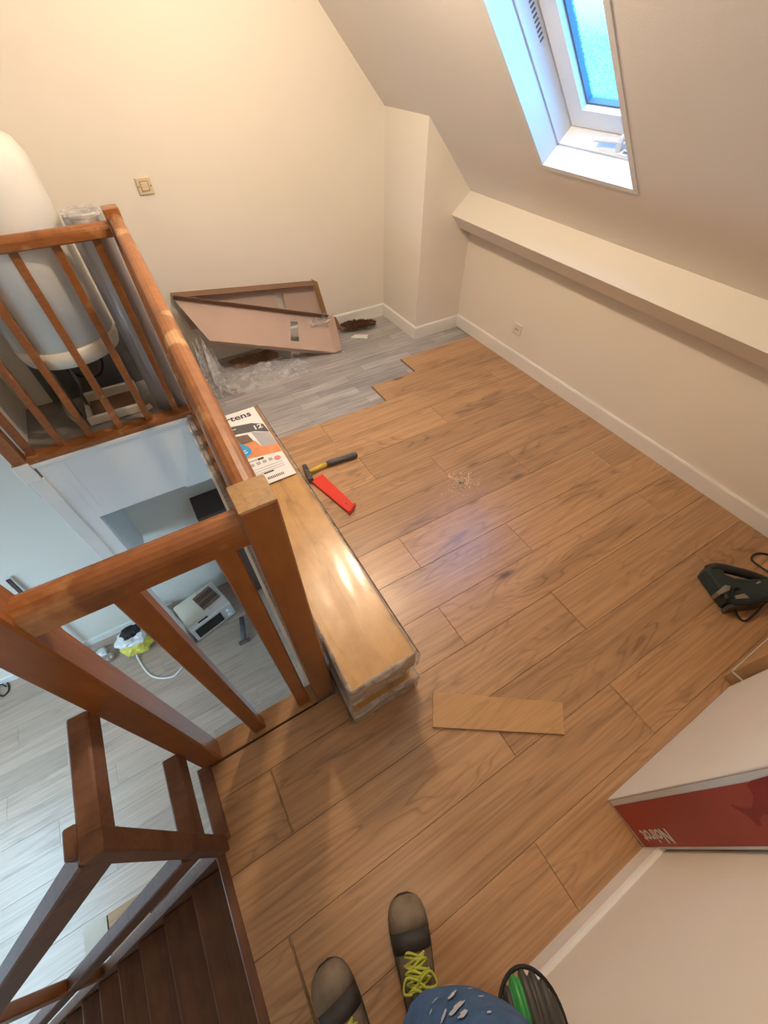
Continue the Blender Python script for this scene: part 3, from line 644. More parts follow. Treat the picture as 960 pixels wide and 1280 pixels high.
obj('gear_cover', prism(bmesh.new(), W([(918, 745), (930, 742), (937, 748), (920, 749)], .068), 0.05, .0708, .001), 'steel', j)
obj('base_plate', prism(bmesh.new(), W([(904, 760), (906, 764), (946, 760), (968, 748), (966, 744), (944, 755)], .02), 0.001, .052, .001), 'iron', j)
obj('knob', lathe(bmesh.new(), fl(908, 747, .066), [(0.012, -.01), (0.012, .006), (0.008, .010)], 12), 'black_plastic', j, smooth=True)
obj('badge', prism(bmesh.new(), W([(944, 729), (949, 726), (952, 728), (947, 730)], .069), 0.06, .0695), 'steel', j)
cord = spline([fl(975, 724, .045), fl(962, 716, .03), fl(950, 708, .015), fl(940, 700, .006), fl(943, 693, .006), fl(955, 692, .006), fl(975, 700, .006), fl(985, 725, .006), fl(978, 742, .03), fl(958, 752, .05), fl(945, 766, .02), fl(932, 776, .006), fl(924, 772, .006), fl(918, 760, .03), fl(915, 745, .075), fl(917, 736, .074), fl(924, 735, .074)], 6)
obj('power_cord', tube(bmesh.new(), cord, .0042, 8), 'rubber', j, smooth=True)

# sawdust by the joint
bm = bmesh.new(); c = fl(575, 604)
for k in range(170):
    r_ = abs(random.gauss(0, .05)); a_ = random.uniform(0, 6.283); x, y = c.x+r_*math.cos(a_)*1.2, c.y+r_*math.sin(a_)
    s_ = random.uniform(.003, .009); t_ = random.uniform(0, 3.14)
    bar(bm, (x-s_*math.cos(t_), y-s_*math.sin(t_), .0012), (x+s_*math.cos(t_), y+s_*math.sin(t_), .0012), s_*.7, .002, .0003)
tag(obj('sawdust', bm, 'sawdust'), 'small scatter of pale sawdust on the laminate near the skylight reflection', 'sawdust', None, 'stuff')

# ------------------------------------------------------------------ heater carton, brown carton by the wall
RX0, RX1, RY0, RY1, RH = 0.696, 1.385, -0.419, -0.275, 0.80
rb = thing('radiator_carton', 'tall flat white carton with a red printed narrow side, standing against the wall', 'carton', (RX0, RY1, 0))
obj('box_body', B(RX0, RX1, RY0, RY1, 0.001, RH, bev=.002), 'white_card', rb)
def sideplate(name, poly, mat, parent, d):
    bmx = bmesh.new(); f = bmx.faces.new([bmx.verts.new((RX0-d, y, z)) for y, z in poly]); bmx.normal_update()
    if f.normal.x > 0: f.normal_flip()
    return obj(name, bmx, mat, parent)
red = sideplate('red_side_print', [(RY0+.008, .012), (RY1-.018, .012), (RY1-.018, RH-.01), (RY0+.008, RH-.01)], 'red_print', rb, .0008)
em = [(-.327, .532), (-.338, .552), (-.340, .58), (-.318, .615), (-.298, .625), (-.292, .645), (-.289, .70), (-.31, .735), (-.345, .70), (-.365, .64), (-.352, .60), (-.358, .575), (-.374, .560), (-.372, .550), (-.352, .548), (-.342, .538), (-.334, .528)]
sideplate('emblem', em, 'deep_red_print', red, .0014)
obj('lettering', text_bm('Noirot', 0.052, (RX0-.0012, -0.366, 0.200), (0, 0, -1), (0, -1, 0), bold=.0012), 'white_card', red)
obj('lid_seam', B(RX0-.0006, RX1, RY1-.0025, RY1+.0008, 0.0, RH), 'cardboard', rb)
obj('front_panel', B(RX0-.001, RX1+.001, RY1-.001, RY1+.003, 0.001, RH, bev=.001), 'white_card', rb)
cb = thing('brown_carton', 'brown cardboard carton with a white strap standing behind the white carton', 'carton', (1.40, -0.235, 0))
obj('box_body', B(1.402, 2.20, -0.41, -0.235, 0.001, 0.62, bev=.003), 'cardboard_tan', cb)
bm = bmesh.new()
for a in ((1.4005, 1.4025, -.4115, -.2335), (1.4005, 2.2015, -.2355, -.2335)): box(bm, a[0], a[1], a[2], a[3], .055, .063)
obj('strap', bm, 'white_plastic', cb)

# ------------------------------------------------------------------ cartons, film, brush by the back wall
def panel(name, q4, hole, parent, mat, th=.004):
    """cardboard sheet with a hand hole cut out; both outlines run the same way round"""
    n_ = len(q4); nrm = (q4[1]-q4[0]).cross(q4[3]-q4[0]).normalized(); bmx = bmesh.new()
    A = [bmx.verts.new(p) for p in q4]; H = [bmx.verts.new(p) for p in hole]
    fs = [bmx.faces.new((A[i], A[(i+1) % 4], H[(i+1) % 4], H[i])) for i in range(4)]
    r = bmesh.ops.extrude_face_region(bmx, geom=fs); vv = [e for e in r['geom'] if isinstance(e, bmesh.types.BMVert)]
    bmesh.ops.translate(bmx, verts=vv, vec=nrm*th); bmesh.ops.recalc_face_normals(bmx, faces=bmx.faces)
    return obj(name, bmx, mat, parent)
def onplane(x, y, P0, nrm):
    d = ray(x, y); return CAMP+d*((P0-CAMP).dot(nrm)/d.dot(nrm))
def flap(name, A, B_, dvec, parent, mat, th=.004):
    A, B_, dv = Vector(A), Vector(B_), Vector(dvec); nrm = (B_-A).cross(dv).normalized()*th
    return obj(name, hexa(bmesh.new(), [A, B_, B_+dv, A+dv, A+nrm, B_+nrm, B_+dv+nrm, A+dv+nrm]), mat, parent)
c1 = thing('opened_carton', 'opened brown carton half with a hand hole leaning flat on the back wall', 'carton', (0.7, 3.0, 0), 'torn open cartons')
TL, TR = ony(213, 366, 3.055), ony(389, 351, 3.055); BR = ony(402, 392, 3.02); BL = TL+(BR-TR)
n1_ = (TR-TL).cross(BR-TR)
panel('carton_panel', [TL, TR, BR, BL], [onplane(x, y, TL, n1_) for x, y in ((344, 366), (353, 366), (357, 385), (348, 384))], c1, 'cardboard')
flap('top_flap', TL, TR, (0, -0.055, -0.012), c1, 'cardboard_dark')
flap('end_flap', TR+Vector((.004, 0, .01)), BR+Vector((.004, 0, 0)), (0.02, -0.06, 0.0), c1, 'cardboard_tan')
bl = c1
c2 = thing('opened_carton', 'opened brown carton half slid down in front of the other, end flap on the floor', 'carton', (0.8, 2.8, 0), 'torn open cartons')
TL, TR = ony(216, 373, 2.985), ony(408, 397, 2.87); BR = fl(419, 441, 0.0); BL = ony(262, 426, 2.84)
# keep the sheet planar: slide the lower left corner along its own sight line of the plane through the other three
nn = (TR-TL).cross(BR-TL); dd = ray(262, 426); BL = CAMP+dd*((TL-CAMP).dot(nn)/dd.dot(nn))
panel('carton_panel', [TL, TR, BR, BL], [onplane(x, y, TL, nn) for x, y in ((363, 402), (372, 402), (374, 427), (363.5, 426))], c2, 'cardboard')
pn = nn.normalized(); pn = pn if pn.y < 0 else -pn
flap('top_flap', TL, TR, pn*.05, c2, 'cardboard_dark'); flap('bottom_flap', BL, BR, -pn*.055, c2, 'cardboard')
flap('end_flap', TR.lerp(BR, .0), BR, pn*.055+Vector((.035, 0, 0.0)), c2, 'cardboard')
flap('torn_end', TR.lerp(BR, .05)+Vector((.03, 0, .0)), TR.lerp(BR, .45)+Vector((.05, -.02, .02)), (.02, -.05, .03), c2, 'cardboard_dark')
def crumple(name, c, sx, sy, sz, seed, parent=None, mat='clear_film', nu=26, nv=18, amp=1.0, fold=0.35):
    bmx = bmesh.new(); g = {}
    for i in range(nu):
        for k in range(nv):
            u, v = i/(nu-1)-.5, k/(nv-1)-.5
            q_ = Vector((u*3+seed, v*3, seed*1.7))
            nx = noise.noise(q_*1.7); ny = noise.noise(q_*1.9+Vector((9, 3, 1))); nz = noise.turbulence(q_*1.3, 4, False)
            env = max(0.05, 1-(2*u)**2*.8)*max(.05, 1-(2*v)**2*.8)
            g[i, k] = bmx.verts.new((c[0]+u*sx+nx*sx*fold*.35, c[1]+v*sy+ny*sy*fold*.35, c[2]+max(.002, sz*amp*nz*env*1.2)))
    for i in range(nu-1):
        for k in range(nv-1): bmx.faces.new((g[i, k], g[i+1, k], g[i+1, k+1], g[i, k+1]))
    return obj(name, bmx, mat, parent, smooth=False, origin=(c[0], c[1], c[2]))
tag(crumple('plastic_film', (0.26, 2.76, -.006), .22, .44, .80, 3.1, nu=30, nv=30), 'crumpled clear plastic film heaped beside the balustrade', 'plastic film')
tag(crumple('plastic_film', (0.66, 2.70, -.007), .52, .30, .055, 8.4, nu=30, nv=20), 'clear plastic film spread on the grey vinyl below the cartons', 'plastic film')
tp = ony(398, 395, 2.86)
tag(crumple('plastic_film', (tp.x, tp.y, tp.z-.03), .16, .12, .08, 5.5, nu=16, nv=12, fold=.8), 'small torn tuft of clear film stuck on the carton end', 'plastic film')
tag(crumple('packing_scrap', (0.62, 2.93, -.008), .34, .16, .08, 12.2, mat='cardboard_dark', nu=16, nv=10), 'torn brown packing scraps under the fallen carton', 'cardboard')
for k, (x, y) in enumerate(((288, 488), (300, 470))):
    p = fl(x, y, -.006); tag(obj('wood_sliver', bar(bmesh.new(), p+Vector((-.04, .01, 0.002)), p+Vector((.045, -.01, .002)), .010, .006, .001), 'sole_wood'), ['thin wooden sliver on the vinyl by the balustrade', 'thin wooden sliver on the vinyl under the plastic film'][k], 'sliver')
br = thing('hand_brush', 'brown bristle hand brush lying on the vinyl by the back wall', 'brush', fl(446, 412, -.009))
b0, b1 = fl(428, 413, .0), fl(466, 408, .0); b0.z = b1.z = .035
obj('back', bar(bmesh.new(), b0+Vector((-.02, -.005, -.008)), b1, .05, .022, .006), 'cardboard_dark', br)
bm = bmesh.new(); dv = b1-b0; sd = dv.cross(Vector((0, 0, 1))).normalized()
for k in range(900):
    t_ = random.uniform(-.08, 1.06); a2 = random.uniform(-.3, math.pi+.3); rr_ = random.uniform(.036, .060)*math.sqrt(max(.2, 1-(2*t_-1)**2*.6)); p = b0+dv*t_+Vector((0, 0, -.008))
    q_ = p+sd*math.cos(a2)*rr_+Vector((0, 0, math.sin(a2)*rr_*.75))+dv.normalized()*random.gauss(.0, .012); q_.z = max(-.006, q_.z)
    bar(bm, p, q_, .0045, .0045, .0005)
o = obj('bristles', bm, 'bristle', br); o['kind'] = 'stuff'
pp = [fl(x, y, -.007) for x, y in ((438, 422), (444, 418), (460, 418), (459, 423))]
tag(obj('paper_slip', prism(bmesh.new(), [(p.x, p.y) for p in pp], -.0085, -.0072), 'paper', origin=(pp[0].x, pp[0].y, -.008)), 'white printed paper slip on the vinyl under the brush', 'paper')

# wall fittings
s = thing('light_switch', 'ivory square push switch on the back gable wall', 'switch', (0.308, YB, 1.036))
obj('plate', B(0.269, 0.347, YB-.010, YB+.001, 0.997, 1.073, bev=.003), 'ivory', s)
obj('rocker_recess', B(0.286, 0.330, YB-.0108, YB-.008, 1.012, 1.058), 'cardboard_tan', s)
obj('rocker', B(0.290, 0.326, YB-.015, YB-.009, 1.016, 1.054, bev=.002), 'ivory', s)
for x in (.277, .339): obj('screw', B(x-.003, x+.003, YB-.012, YB-.009, 1.032, 1.038), 'ink_brown', s)
s = thing('wall_socket', 'white wall socket low on the knee wall', 'socket', (XR, 1.93, 0.24))
obj('plate', B(XR-.008, XR+.001, 1.893, 1.970, 0.205, 0.280, bev=.003), 'socket_white', s)
obj('socket_well', lathe(bmesh.new(), (0, 0, 0), [(0.024, 0), (0.024, .003), (.02, .003)], 24), 'enamel_cream', s)
o = [c for c in s.children if c.name.startswith('socket_well')][0]
o.data.transform(Matrix.Translation(Vector((XR, 1.93, .24))*1) @ Matrix.Translation((-.0095, 1e-4, .002)) @ Matrix.Rotation(math.radians(-90), 4, 'Y')); o.data.transform(Matrix.Translation(-Vector((XR, 1.93, .24)))); o.data.transform(Matrix.Translation(Vector((XR, 1.93, .24))))
for y in (1.921, 1.940): obj('pin_hole', B(XR-.0125, XR-.0085, y-.003, y+.003, .239, .245), 'ink', s)

# ------------------------------------------------------------------ heater closet
wh = thing('water_heater', 'white cylindrical electric water heater hung on the wall behind the railing', 'water heater', (-0.39, 2.80, 0.40))
hc = (-0.39, 2.785, 0)
obj('tank', lathe(bmesh.new(), hc, [(0.0, 1.36), (0.10, 1.355), (0.18, 1.335), (0.225, 1.30), (0.248, 1.25), (0.25, 1.2), (0.25, .52)][::-1], 48), 'enamel', wh, smooth=True)
obj('bottom_cover', lathe(bmesh.new(), hc, [(0.10, .405), (0.20, .41), (0.243, .43), (0.254, .47), (0.254, .52)], 48), 'enamel_cream', wh, smooth=True)
obj('wall_bracket', B(-0.50, -0.28, 3.02, YB-.001, 1.0, 1.06), 'steel', wh)
obj('pipe', tube(bmesh.new(), [(-0.47, 2.82, .42), (-0.47, 2.82, .2), (-0.50, 2.84, .12), (-0.50, 2.84, -.002)], .011, 10), 'copper_grey', wh, smooth=True)
obj('pipe', tube(bmesh.new(), [(-0.56, 2.80, .42), (-0.56, 2.78, .02)], .013, 10), 'copper_grey', wh, smooth=True)
obj('drain_hose', tube(bmesh.new(), spline([(-0.60, 2.84, .30), (-0.58, 2.80, .2), (-0.60, 2.72, .08), (-0.56, 2.66, .012)], 6), .016, 10), 'copper_grey', wh, smooth=True)
obj('cable', tube(bmesh.new(), spline([(-0.30, 2.86, .42), (-0.30, 2.86, .28), (-0.36, 2.86, .20), (-0.46, 2.88, .22), (-0.52, 2.92, .3)], 8), .006, 8), 'rubber', wh, smooth=True)
tag(obj('back_panel', B(-0.70, -0.10, 3.045, 3.065, -.002, .39), 'copper_grey', origin=(-.4, 3.04, 0)), 'grey sheet standing on the wall under the water heater', 'panel')
tr = thing('plastic_tray', 'white plastic frame tray on the floor under the water heater', 'tray', (-0.35, 2.72, 0))
for a in ((-.52, -.20, 2.665, 2.69, .0, .055), (-.52, -.20, 2.93, 2.955, .0, .07), (-.225, -.20, 2.69, 2.93, 0, .05), (-.52, -.495, 2.69, 2.93, 0, .05)): obj('rim', B(a[0], a[1], a[2], a[3], a[4], a[5], bev=.005), 'enamel_cream', tr)
obj('tray_floor', B(-.50, -.22, 2.685, 2.935, .0, .012), 'cardboard_dark', tr)
obj('foot', bar(bmesh.new(), (-.20, 2.68, .0), (-.165, 2.64, .035), .03, .03), 'enamel_cream', tr)
rl = thing('underlay_roll', 'tall roll wrapped in clear plastic standing in the railing corner', 'roll', (-0.04, 2.672, 0))
obj('wrapped_body', lathe(bmesh.new(), (-0.04, 2.672, 0), [(0.078, .0), (0.086, .006), (.086, 1.035), (.080, 1.046), (0.062, 1.045), (.058, 1.03), (.03, 1.035), (0, 1.033)], 40), 'wrapped_roll', rl, smooth=True)
obj('film_end', lathe(bmesh.new(), (-0.04, 2.672, 0), [(0.084, 1.03), (.09, 1.05), (0.086, 1.056), (.05, 1.048), (0.0, 1.052)], 40), 'clear_film', rl, smooth=True)

# ------------------------------------------------------------------ things in the storey below
mw = thing('microwave_oven', 'white microwave oven on the floor of the storey below', 'microwave', (-0.64, 2.74, ZL), rotz=math.radians(15))
obj('casing', B(-.235, .235, -.18, .20, .012, .27, bev=.008), 'microwave_white', mw)
obj('door_window', B(-.20, .10, -.186, -.176, .055, .225, bev=.003), 'glass_black', mw)
obj('control_panel', B(.125, .230, -.184, -.176, .03, .255), 'microwave_white', mw)
for z in (.09, .17):
    bm = bmesh.new(); tube(bm, [(.178, -.183, z), (.178, -.205, z)], .026, 16); obj('knob', bm, 'white_plastic', mw)
for x, y in ((-.2, -.15), (.2, -.15), (-.2, .17), (.2, .17)): obj('foot', B(x-.015, x+.015, y-.015, y+.015, 0, .013), 'rubber', mw)
def on_mw(name, label, cat, bmx, mats):
    o = obj(name, bmx, mats); o.location = (-0.64, 2.74, ZL+.271); o.rotation_euler = (0, 0, math.radians(15)); tag(o, label, cat); return o
on_mw('cardboard_sheet', 'cream cardboard sheet lying on the microwave oven', 'cardboard', B(-.225, .03, -.12, .19, 0, .004), 'enamel_cream')
mt = thing('striped_mat', 'small brown striped mat lying on the microwave oven', 'mat', (-0.64, 2.74, ZL+.2755), rotz=math.radians(21))
for k in range(5): obj('stripe', B(-.02, .19, -.07+k*.042, -.032+k*.042, 0, .012, bev=.003), ['cardboard_dark', 'brown_panel'][k % 2], mt)
on_mw('cutter_knife', 'dark cutter knife lying on the microwave oven', 'knife', B(-.13, -.02, -.165, -.15, 0, .012, bev=.003), 'rubber')
tag(obj('brown_cupboard', B(-0.26, 0.018, 2.78, YB, ZL, -1.22, bev=.004), 'brown_panel', origin=(-.12, 2.9, ZL)), 'dark brown upright cupboard in the alcove below the landing', 'cupboard')
g = thing('yellow_sack', 'white and yellow plastic sack standing on the lower floor by the wall', 'sack', (-1.36, 2.76, ZL))
def blob(bmx, c, rx, ry, rz, seed, amp, sub=3):
    r = bmesh.ops.create_icosphere(bmx, subdivisions=sub, radius=1.0)
    for v in r['verts']:
        k_ = 1+amp*noise.turbulence(v.co*1.6+Vector((seed, 0, 0)), 3, False); v.co = Vector((c[0]+v.co.x*rx*k_, c[1]+v.co.y*ry*k_, c[2]+v.co.z*rz*k_))
    return bmx
bm = blob(bmesh.new(), (-1.36, 2.75, ZL+.13), .15, .12, .13, 2.0, .3)
for v in bm.verts: v.co.z = max(ZL+.002, v.co.z)
obj('sack_body', bm, 'bag_yellow', g)
obj('sack_rim', blob(bmesh.new(), (-1.36, 2.78, ZL+.25), .145, .11, .05, 5.0, .35), 'white_plastic', g)
obj('contents', blob(bmesh.new(), (-1.34, 2.80, ZL+.30), .10, .07, .05, 9.0, .4), 'rubber', g)
q0 = [fl(162, 785, ZL+.3), fl(168, 800, ZL+.2), fl(172, 822, ZL+.02), fl(190, 845, ZL+.006), fl(215, 846, ZL+.006), fl(228, 834, ZL+.006)]
tag(obj('white_cable', tube(bmesh.new(), spline(q0, 8), .009, 8), 'white_plastic', smooth=True), 'white cable looping from the yellow sack onto the lower floor', 'cable')
q0 = [fl(-4, 850, ZL+.006), fl(8, 852, ZL+.01), fl(11, 862, ZL+.01), fl(4, 870, ZL+.01), fl(-4, 866, ZL+.02), fl(0, 856, ZL+.03), fl(8, 858, ZL+.03)]
tag(obj('black_cable', tube(bmesh.new(), spline(q0, 8), .007, 8), 'rubber', smooth=True), 'thin black cable coiled on the lower floor', 'cable')
for k, (x, y, c_, l_) in enumerate(((128, 816, 'white_plastic', 'small white crumpled cup on the lower floor by the sack'), (137, 822, 'steel', 'small grey crumpled tin on the lower floor by the sack'))):
    p = fl(x, y, ZL+.03); bm = blob(bmesh.new(), (p.x, p.y, ZL+.035), .06, .05, .036, k*3.0, .4, 2)
    for v in bm.verts: v.co.z = max(ZL+.001, v.co.z)
    tag(obj(['crumpled_cup', 'crumpled_tin'][k], bm, c_), l_, ['cup', 'tin'][k])
p = fl(204, 752, ZL+.12); bm = blob(bmesh.new(), (p.x-.03, 2.93, ZL+.09), .085, .09, .09, 4.4, .35)
for v in bm.verts: v.co.z = max(ZL+.001, v.co.z); v.co.y = min(v.co.y, YB-.012)
tag(obj('white_bag', bm, 'white_plastic'), 'crumpled white plastic bag beside the microwave oven', 'bag')
a, b = fl(302, 772, ZL+.05), fl(305, 800, ZL+.05)
d = thing('caulking_gun', 'grey hand tool lying on the lower floor near the microwave oven', 'tool', (a.x, a.y, ZL))
obj('barrel', tube(bmesh.new(), [a, b], .028, 12), 'grey_grip', d, smooth=True)
obj('nozzle', tube(bmesh.new(), [a, a+(a-b)*.35+Vector((0, 0, -.03))], [.018, .006], 10), 'ink_pink', d, smooth=True)
obj('handle', bar(bmesh.new(), b+Vector((-.06, 0, -.03)), b+Vector((.06, 0, -.03)), .035, .035), 'ink_brown', d)
p0, p1 = ony(10, 725, 3.045), Vector((-1.90, 3.01, ZL))
tag(obj('wooden_lath', bar(bmesh.new(), p0, p1, .03, .016, .002, up=(0, 1, 0)), 'brown_panel', origin=(p1.x, p1.y, ZL)), 'dark brown wooden lath leaning on the white wall of the storey below', 'lath')
cr = thing('wooden_crate', 'brown and pale wooden crate on the lower floor behind the stairs', 'crate', (-1.75, 0.55, ZL))
obj('side', B(-1.95, -1.55, 0.36, 0.38, ZL, ZL+.36), 'pale_wood', cr); obj('side', B(-1.95, -1.55, 0.64, 0.66, ZL, ZL+.36), 'pale_wood', cr)
obj('side', B(-1.57, -1.55, 0.38, 0.64, ZL, ZL+.36), 'sole_wood', cr); obj('side', B(-1.95, -1.93, 0.38, 0.64, ZL, ZL+.36), 'pale_wood', cr)
obj('lid', B(-1.80, -1.545, 0.355, 0.665, ZL+.36, ZL+.378), 'sole_wood', cr); obj('lid', B(-1.955, -1.81, 0.355, 0.665, ZL+.36, ZL+.378), 'pale_wood', cr)

# ------------------------------------------------------------------ the photographer
per = thing('person', 'person in paint stained blue work trousers and scuffed work shoes, holding a phone', 'person', (-0.16, -0.33, 0))
def skinned(name, V, E, R_, mats, parent, sub=2, pick=None, root=0):
    me = bpy.data.meshes.new(name); me.from_pydata([Vector(v) for v in V], E, []); o = bpy.data.objects.new(name, me); COL.objects.link(o)
    sk = o.modifiers.new('skin', 'SKIN'); sk.use_smooth_shade = True
    for i, r_ in enumerate(R_): me.skin_vertices[0].data[i].radius = (r_, r_) if not isinstance(r_, tuple) else r_
    me.skin_vertices[0].data[root].use_root = True
    ss = o.modifiers.new('sub', 'SUBSURF'); ss.levels = sub; ss.render_levels = sub
    dg = bpy.context.evaluated_depsgraph_get(); dg.update(); nm = bpy.data.meshes.new_from_object(o.evaluated_get(dg))
    bpy.data.objects.remove(o); bpy.data.meshes.remove(me)
    bmx = bmesh.new(); bmx.from_mesh(nm); bpy.data.meshes.remove(nm)
    bmx.normal_update()
    if pick:
        for f in bmx.faces: f.material_index = pick(f.calc_center_median())
    return obj(name, bmx, mats, parent, smooth=True)
V = []; E = []; RR = []
def jn(p, r_, to=None):
    V.append(p); RR.append(r_)
    if to is not None: E.append((to, len(V)-1))
    return len(V)-1
pel = jn((-0.12, -0.46, 0.95), .130)
wa = jn((-0.17, -0.48, 1.10), .125, pel); ch = jn((-0.165, -0.45, 1.30), .14, wa); nb = jn((-0.16, -0.40, 1.46), .085, ch); nk = jn((-0.15, -0.37, 1.55), .055, nb)
hd1 = jn((-0.14, -0.33, 1.64), .082, nk); hd2 = jn((-0.135, -0.32, 1.74), .078, hd1)
for sx, tm, kn, an, ft in ((1, (0.010, -0.335, 0.74), (-0.008, -0.335, 0.50), (-0.066, -0.340, 0.22), (-0.085, -0.36, 0.07)), (-1, (-0.235, -0.43, 0.72), (-0.245, -0.40, 0.50), (-0.235, -0.39, 0.22), (-0.232, -0.385, 0.07))):
    hp_ = jn((-0.12+sx*.09, -0.43, 0.88), .105, pel); th = jn(tm, .110 if sx > 0 else .095, hp_); k_ = jn(kn, .108 if sx > 0 else .075, th); sh = jn(an, .088 if sx > 0 else .065, k_); jn(ft, .05, sh)
HANDS = []
for sx, el, wr in ((1, (0.13, -0.33, 1.25), (0.10, -0.125, 1.545)), (-1, (-0.36, -0.30, 1.25), (-0.115, -0.07, 1.565))):
    s_ = jn((-0.16+sx*.17, -0.42, 1.41), .07, ch); e_ = jn(el, .045, s_); w_ = jn(wr, .030, e_)
    # palm and fingers reach towards the phone behind the lens
    cph = Vector((-0.02+sx*.075, -0.06, 1.64)); dirp = (cph-Vector(wr)).normalized()
    pm = jn(tuple(Vector(wr)+dirp*.05), .030, w_)
    side = dirp.cross(Vector((fwd.x, fwd.y, fwd.z))).normalized()
    for q_, ln in enumerate((.055, .065, .062, .048)):
        k1 = Vector(wr)+dirp*.085+side*(q_-1.5)*.020; f1 = jn(tuple(k1), .0095, pm); f2 = jn(tuple(k1+dirp*ln*.5-fwd*.012), .0085, f1); jn(tuple(k1+dirp*ln*.75-fwd*.030), .0075, f2)
    t1 = jn(tuple(Vector(wr)+dirp*.035-fwd*.03), .011, w_); jn(tuple(Vector(wr)+dirp*.075-fwd*.045), .009, t1)
def pick(c):
    if c.z < 1.0: return 0
    if c.z > 1.50 and c.y < -0.2: return 2
    if c.y > -0.17 and c.z > 1.49: return 2
    return 1
skinned('body', V, E, RR, ['denim', 'shirt', 'skin'], per, 2, pick, pel)
obj('hair', blob(bmesh.new(), (-0.145, -0.355, 1.755), .092, .105, .075, 1.0, .08), 'hair', per, smooth=True)
bm = bmesh.new(); hx = Vector((-0.13, -0.25, 1.68))
hexa(bm, [hx+Vector(p) for p in ((-.012, 0, -.02), (.012, 0, -.02), (.006, 0, .02), (-.006, 0, .02), (-.008, .022, -.018), (.008, .022, -.018), (.003, .006, .02), (-.003, .006, .02))]); obj('nose', bm, 'skin', per)
for sx in (-1, 1): obj('eye', blob(bmesh.new(), (-0.135+sx*.032, -0.248, 1.705), .011, .008, .007, 0, 0, 2), 'ink', per, smooth=True)
obj('mouth', B(-.155, -.11, -.258, -.250, 1.632, 1.638), 'ink_pink', per)
for sx in (-1, 1): obj('ear', blob(bmesh.new(), (-0.138+sx*.088, -0.335, 1.69), .012, .02, .032, 0, 0, 2), 'skin', per, smooth=True)
def shoe(toe, heel, width, roll=0.0):
    toe, heel = Vector(toe), Vector(heel); d_ = (toe-heel); Ls = d_.length; d_.normalize(); s_ = d_.cross(Vector((0, 0, 1))).normalized(); up_ = Vector((0, 0, 1))
    prof = [(0.0, .55, .060), (0.05, .72, .085), (0.2, .78, .112), (0.36, .80, .108), (0.48, .86, .092), (0.62, .96, .080), (0.76, 1.0, .070), (0.86, .95, .064), (0.92, .84, .057), (0.96, .69, .049), (0.985, .50, .040), (1.0, .22, .028)]
    def loft(bmx, i0, i1, grow, zmin=0.012):
        rings = []
        for t_, wd, hh in prof[i0:i1]:
            ring = []; c_ = heel+d_*(Ls*t_)
            for k in range(15):
                a_ = math.pi*k/14; ca, sa = math.cos(a_), math.sin(a_)
                rx = width/2*wd+grow; x = rx*math.copysign(abs(ca)**.75, ca); z = zmin+(hh-zmin+grow)*abs(sa)**.8
                ring.append(bmx.verts.new(c_+s_*x+up_*z))
            rings.append(ring)
        for a__, b__ in zip(rings, rings[1:]):
            for k in range(14): bmx.faces.new((a__[k], a__[k+1], b__[k+1], b__[k]))
            bmx.faces.new((a__[0], b__[0], b__[14], a__[14]))
        bmx.faces.new(rings[0][::-1]); bmx.faces.new(rings[-1]); bmesh.ops.recalc_face_normals(bmx, faces=bmx.faces); return bmx
    o = obj('shoe', loft(bmesh.new(), 0, 12, 0), 'shoe_suede', per, smooth=True)
    obj('toe_cap', loft(bmesh.new(), 6, 12, .003), 'shoe_toe', o, smooth=True)
    obj('dark_band', loft(bmesh.new(), 5, 7, .0022), 'shoe_dark', o, smooth=True)
    poly = [heel+d_*(Ls*t_)+s_*(width/2*wd+.0015)*sg for sg in (1, -1) for t_, wd in ([(p[0], p[1]) for p in prof] if sg > 0 else [(p[0], p[1]) for p in prof][::-1])]
    poly[11] = poly[11]+d_*.003; poly[12] = poly[12]+d_*.003
    obj('sole', prism(bmesh.new(), [(p.x, p.y) for p in poly], 0.0005, .024), 'shoe_dark', o)
    for k in range(5):
        t_ = .40+k*.052; hh = .106-(k*.0068); c_ = heel+d_*(Ls*t_)+up_*(hh-.001)
        p_ = [c_-s_*.030-up_*.010, c_-s_*.014+up_*.003+d_*.006*(-1)**k, c_+s_*.014+up_*.003-d_*.006*(-1)**k, c_+s_*.030-up_*.010]
        obj('lace', tube(bmesh.new(), spline(p_, 4), .0034, 6), 'lace', o, smooth=True)
        if k < 4:
            n_ = heel+d_*(Ls*(t_+.052))+up_*(hh-.0075)
            for sg in (-1, 1): obj('lace', tube(bmesh.new(), [c_+s_*sg*.026-up_*.004, c_.lerp(n_, .5)+up_*.004, n_-s_*sg*.026-up_*.004], .0032, 6), 'lace', o, smooth=True)
    c_ = heel+d_*(Ls*.46)+up_*.108
    for sg in (-1, 1):
        obj('lace_bow', tube(bmesh.new(), spline([c_, c_+s_*sg*.03+d_*.012+up_*.004, c_+s_*sg*.042-d_*.012, c_+s_*sg*.018-d_*.016, c_], 5), .003, 6), 'lace', o, smooth=True)
    obj('tongue', bar(bmesh.new(), heel+d_*(Ls*.30)+up_*.118, heel+d_*(Ls*.40)+up_*.106, .05, .012, .004), 'shoe_dark', o)
    return o
shoe((0.002, -0.120, 0), (-0.090, -0.392, 0), .106)
shoe((-0.254, -0.126, 0), (-0.236, -0.412, 0), .106)
from mathutils.bvhtree import BVHTree
body = [c for c in per.children if c.name.startswith('body')][0]
bt = BVHTree.FromPolygons([v.co+BASE[body.name] for v in body.data.vertices], [tuple(p.vertices) for p in body.data.polygons])
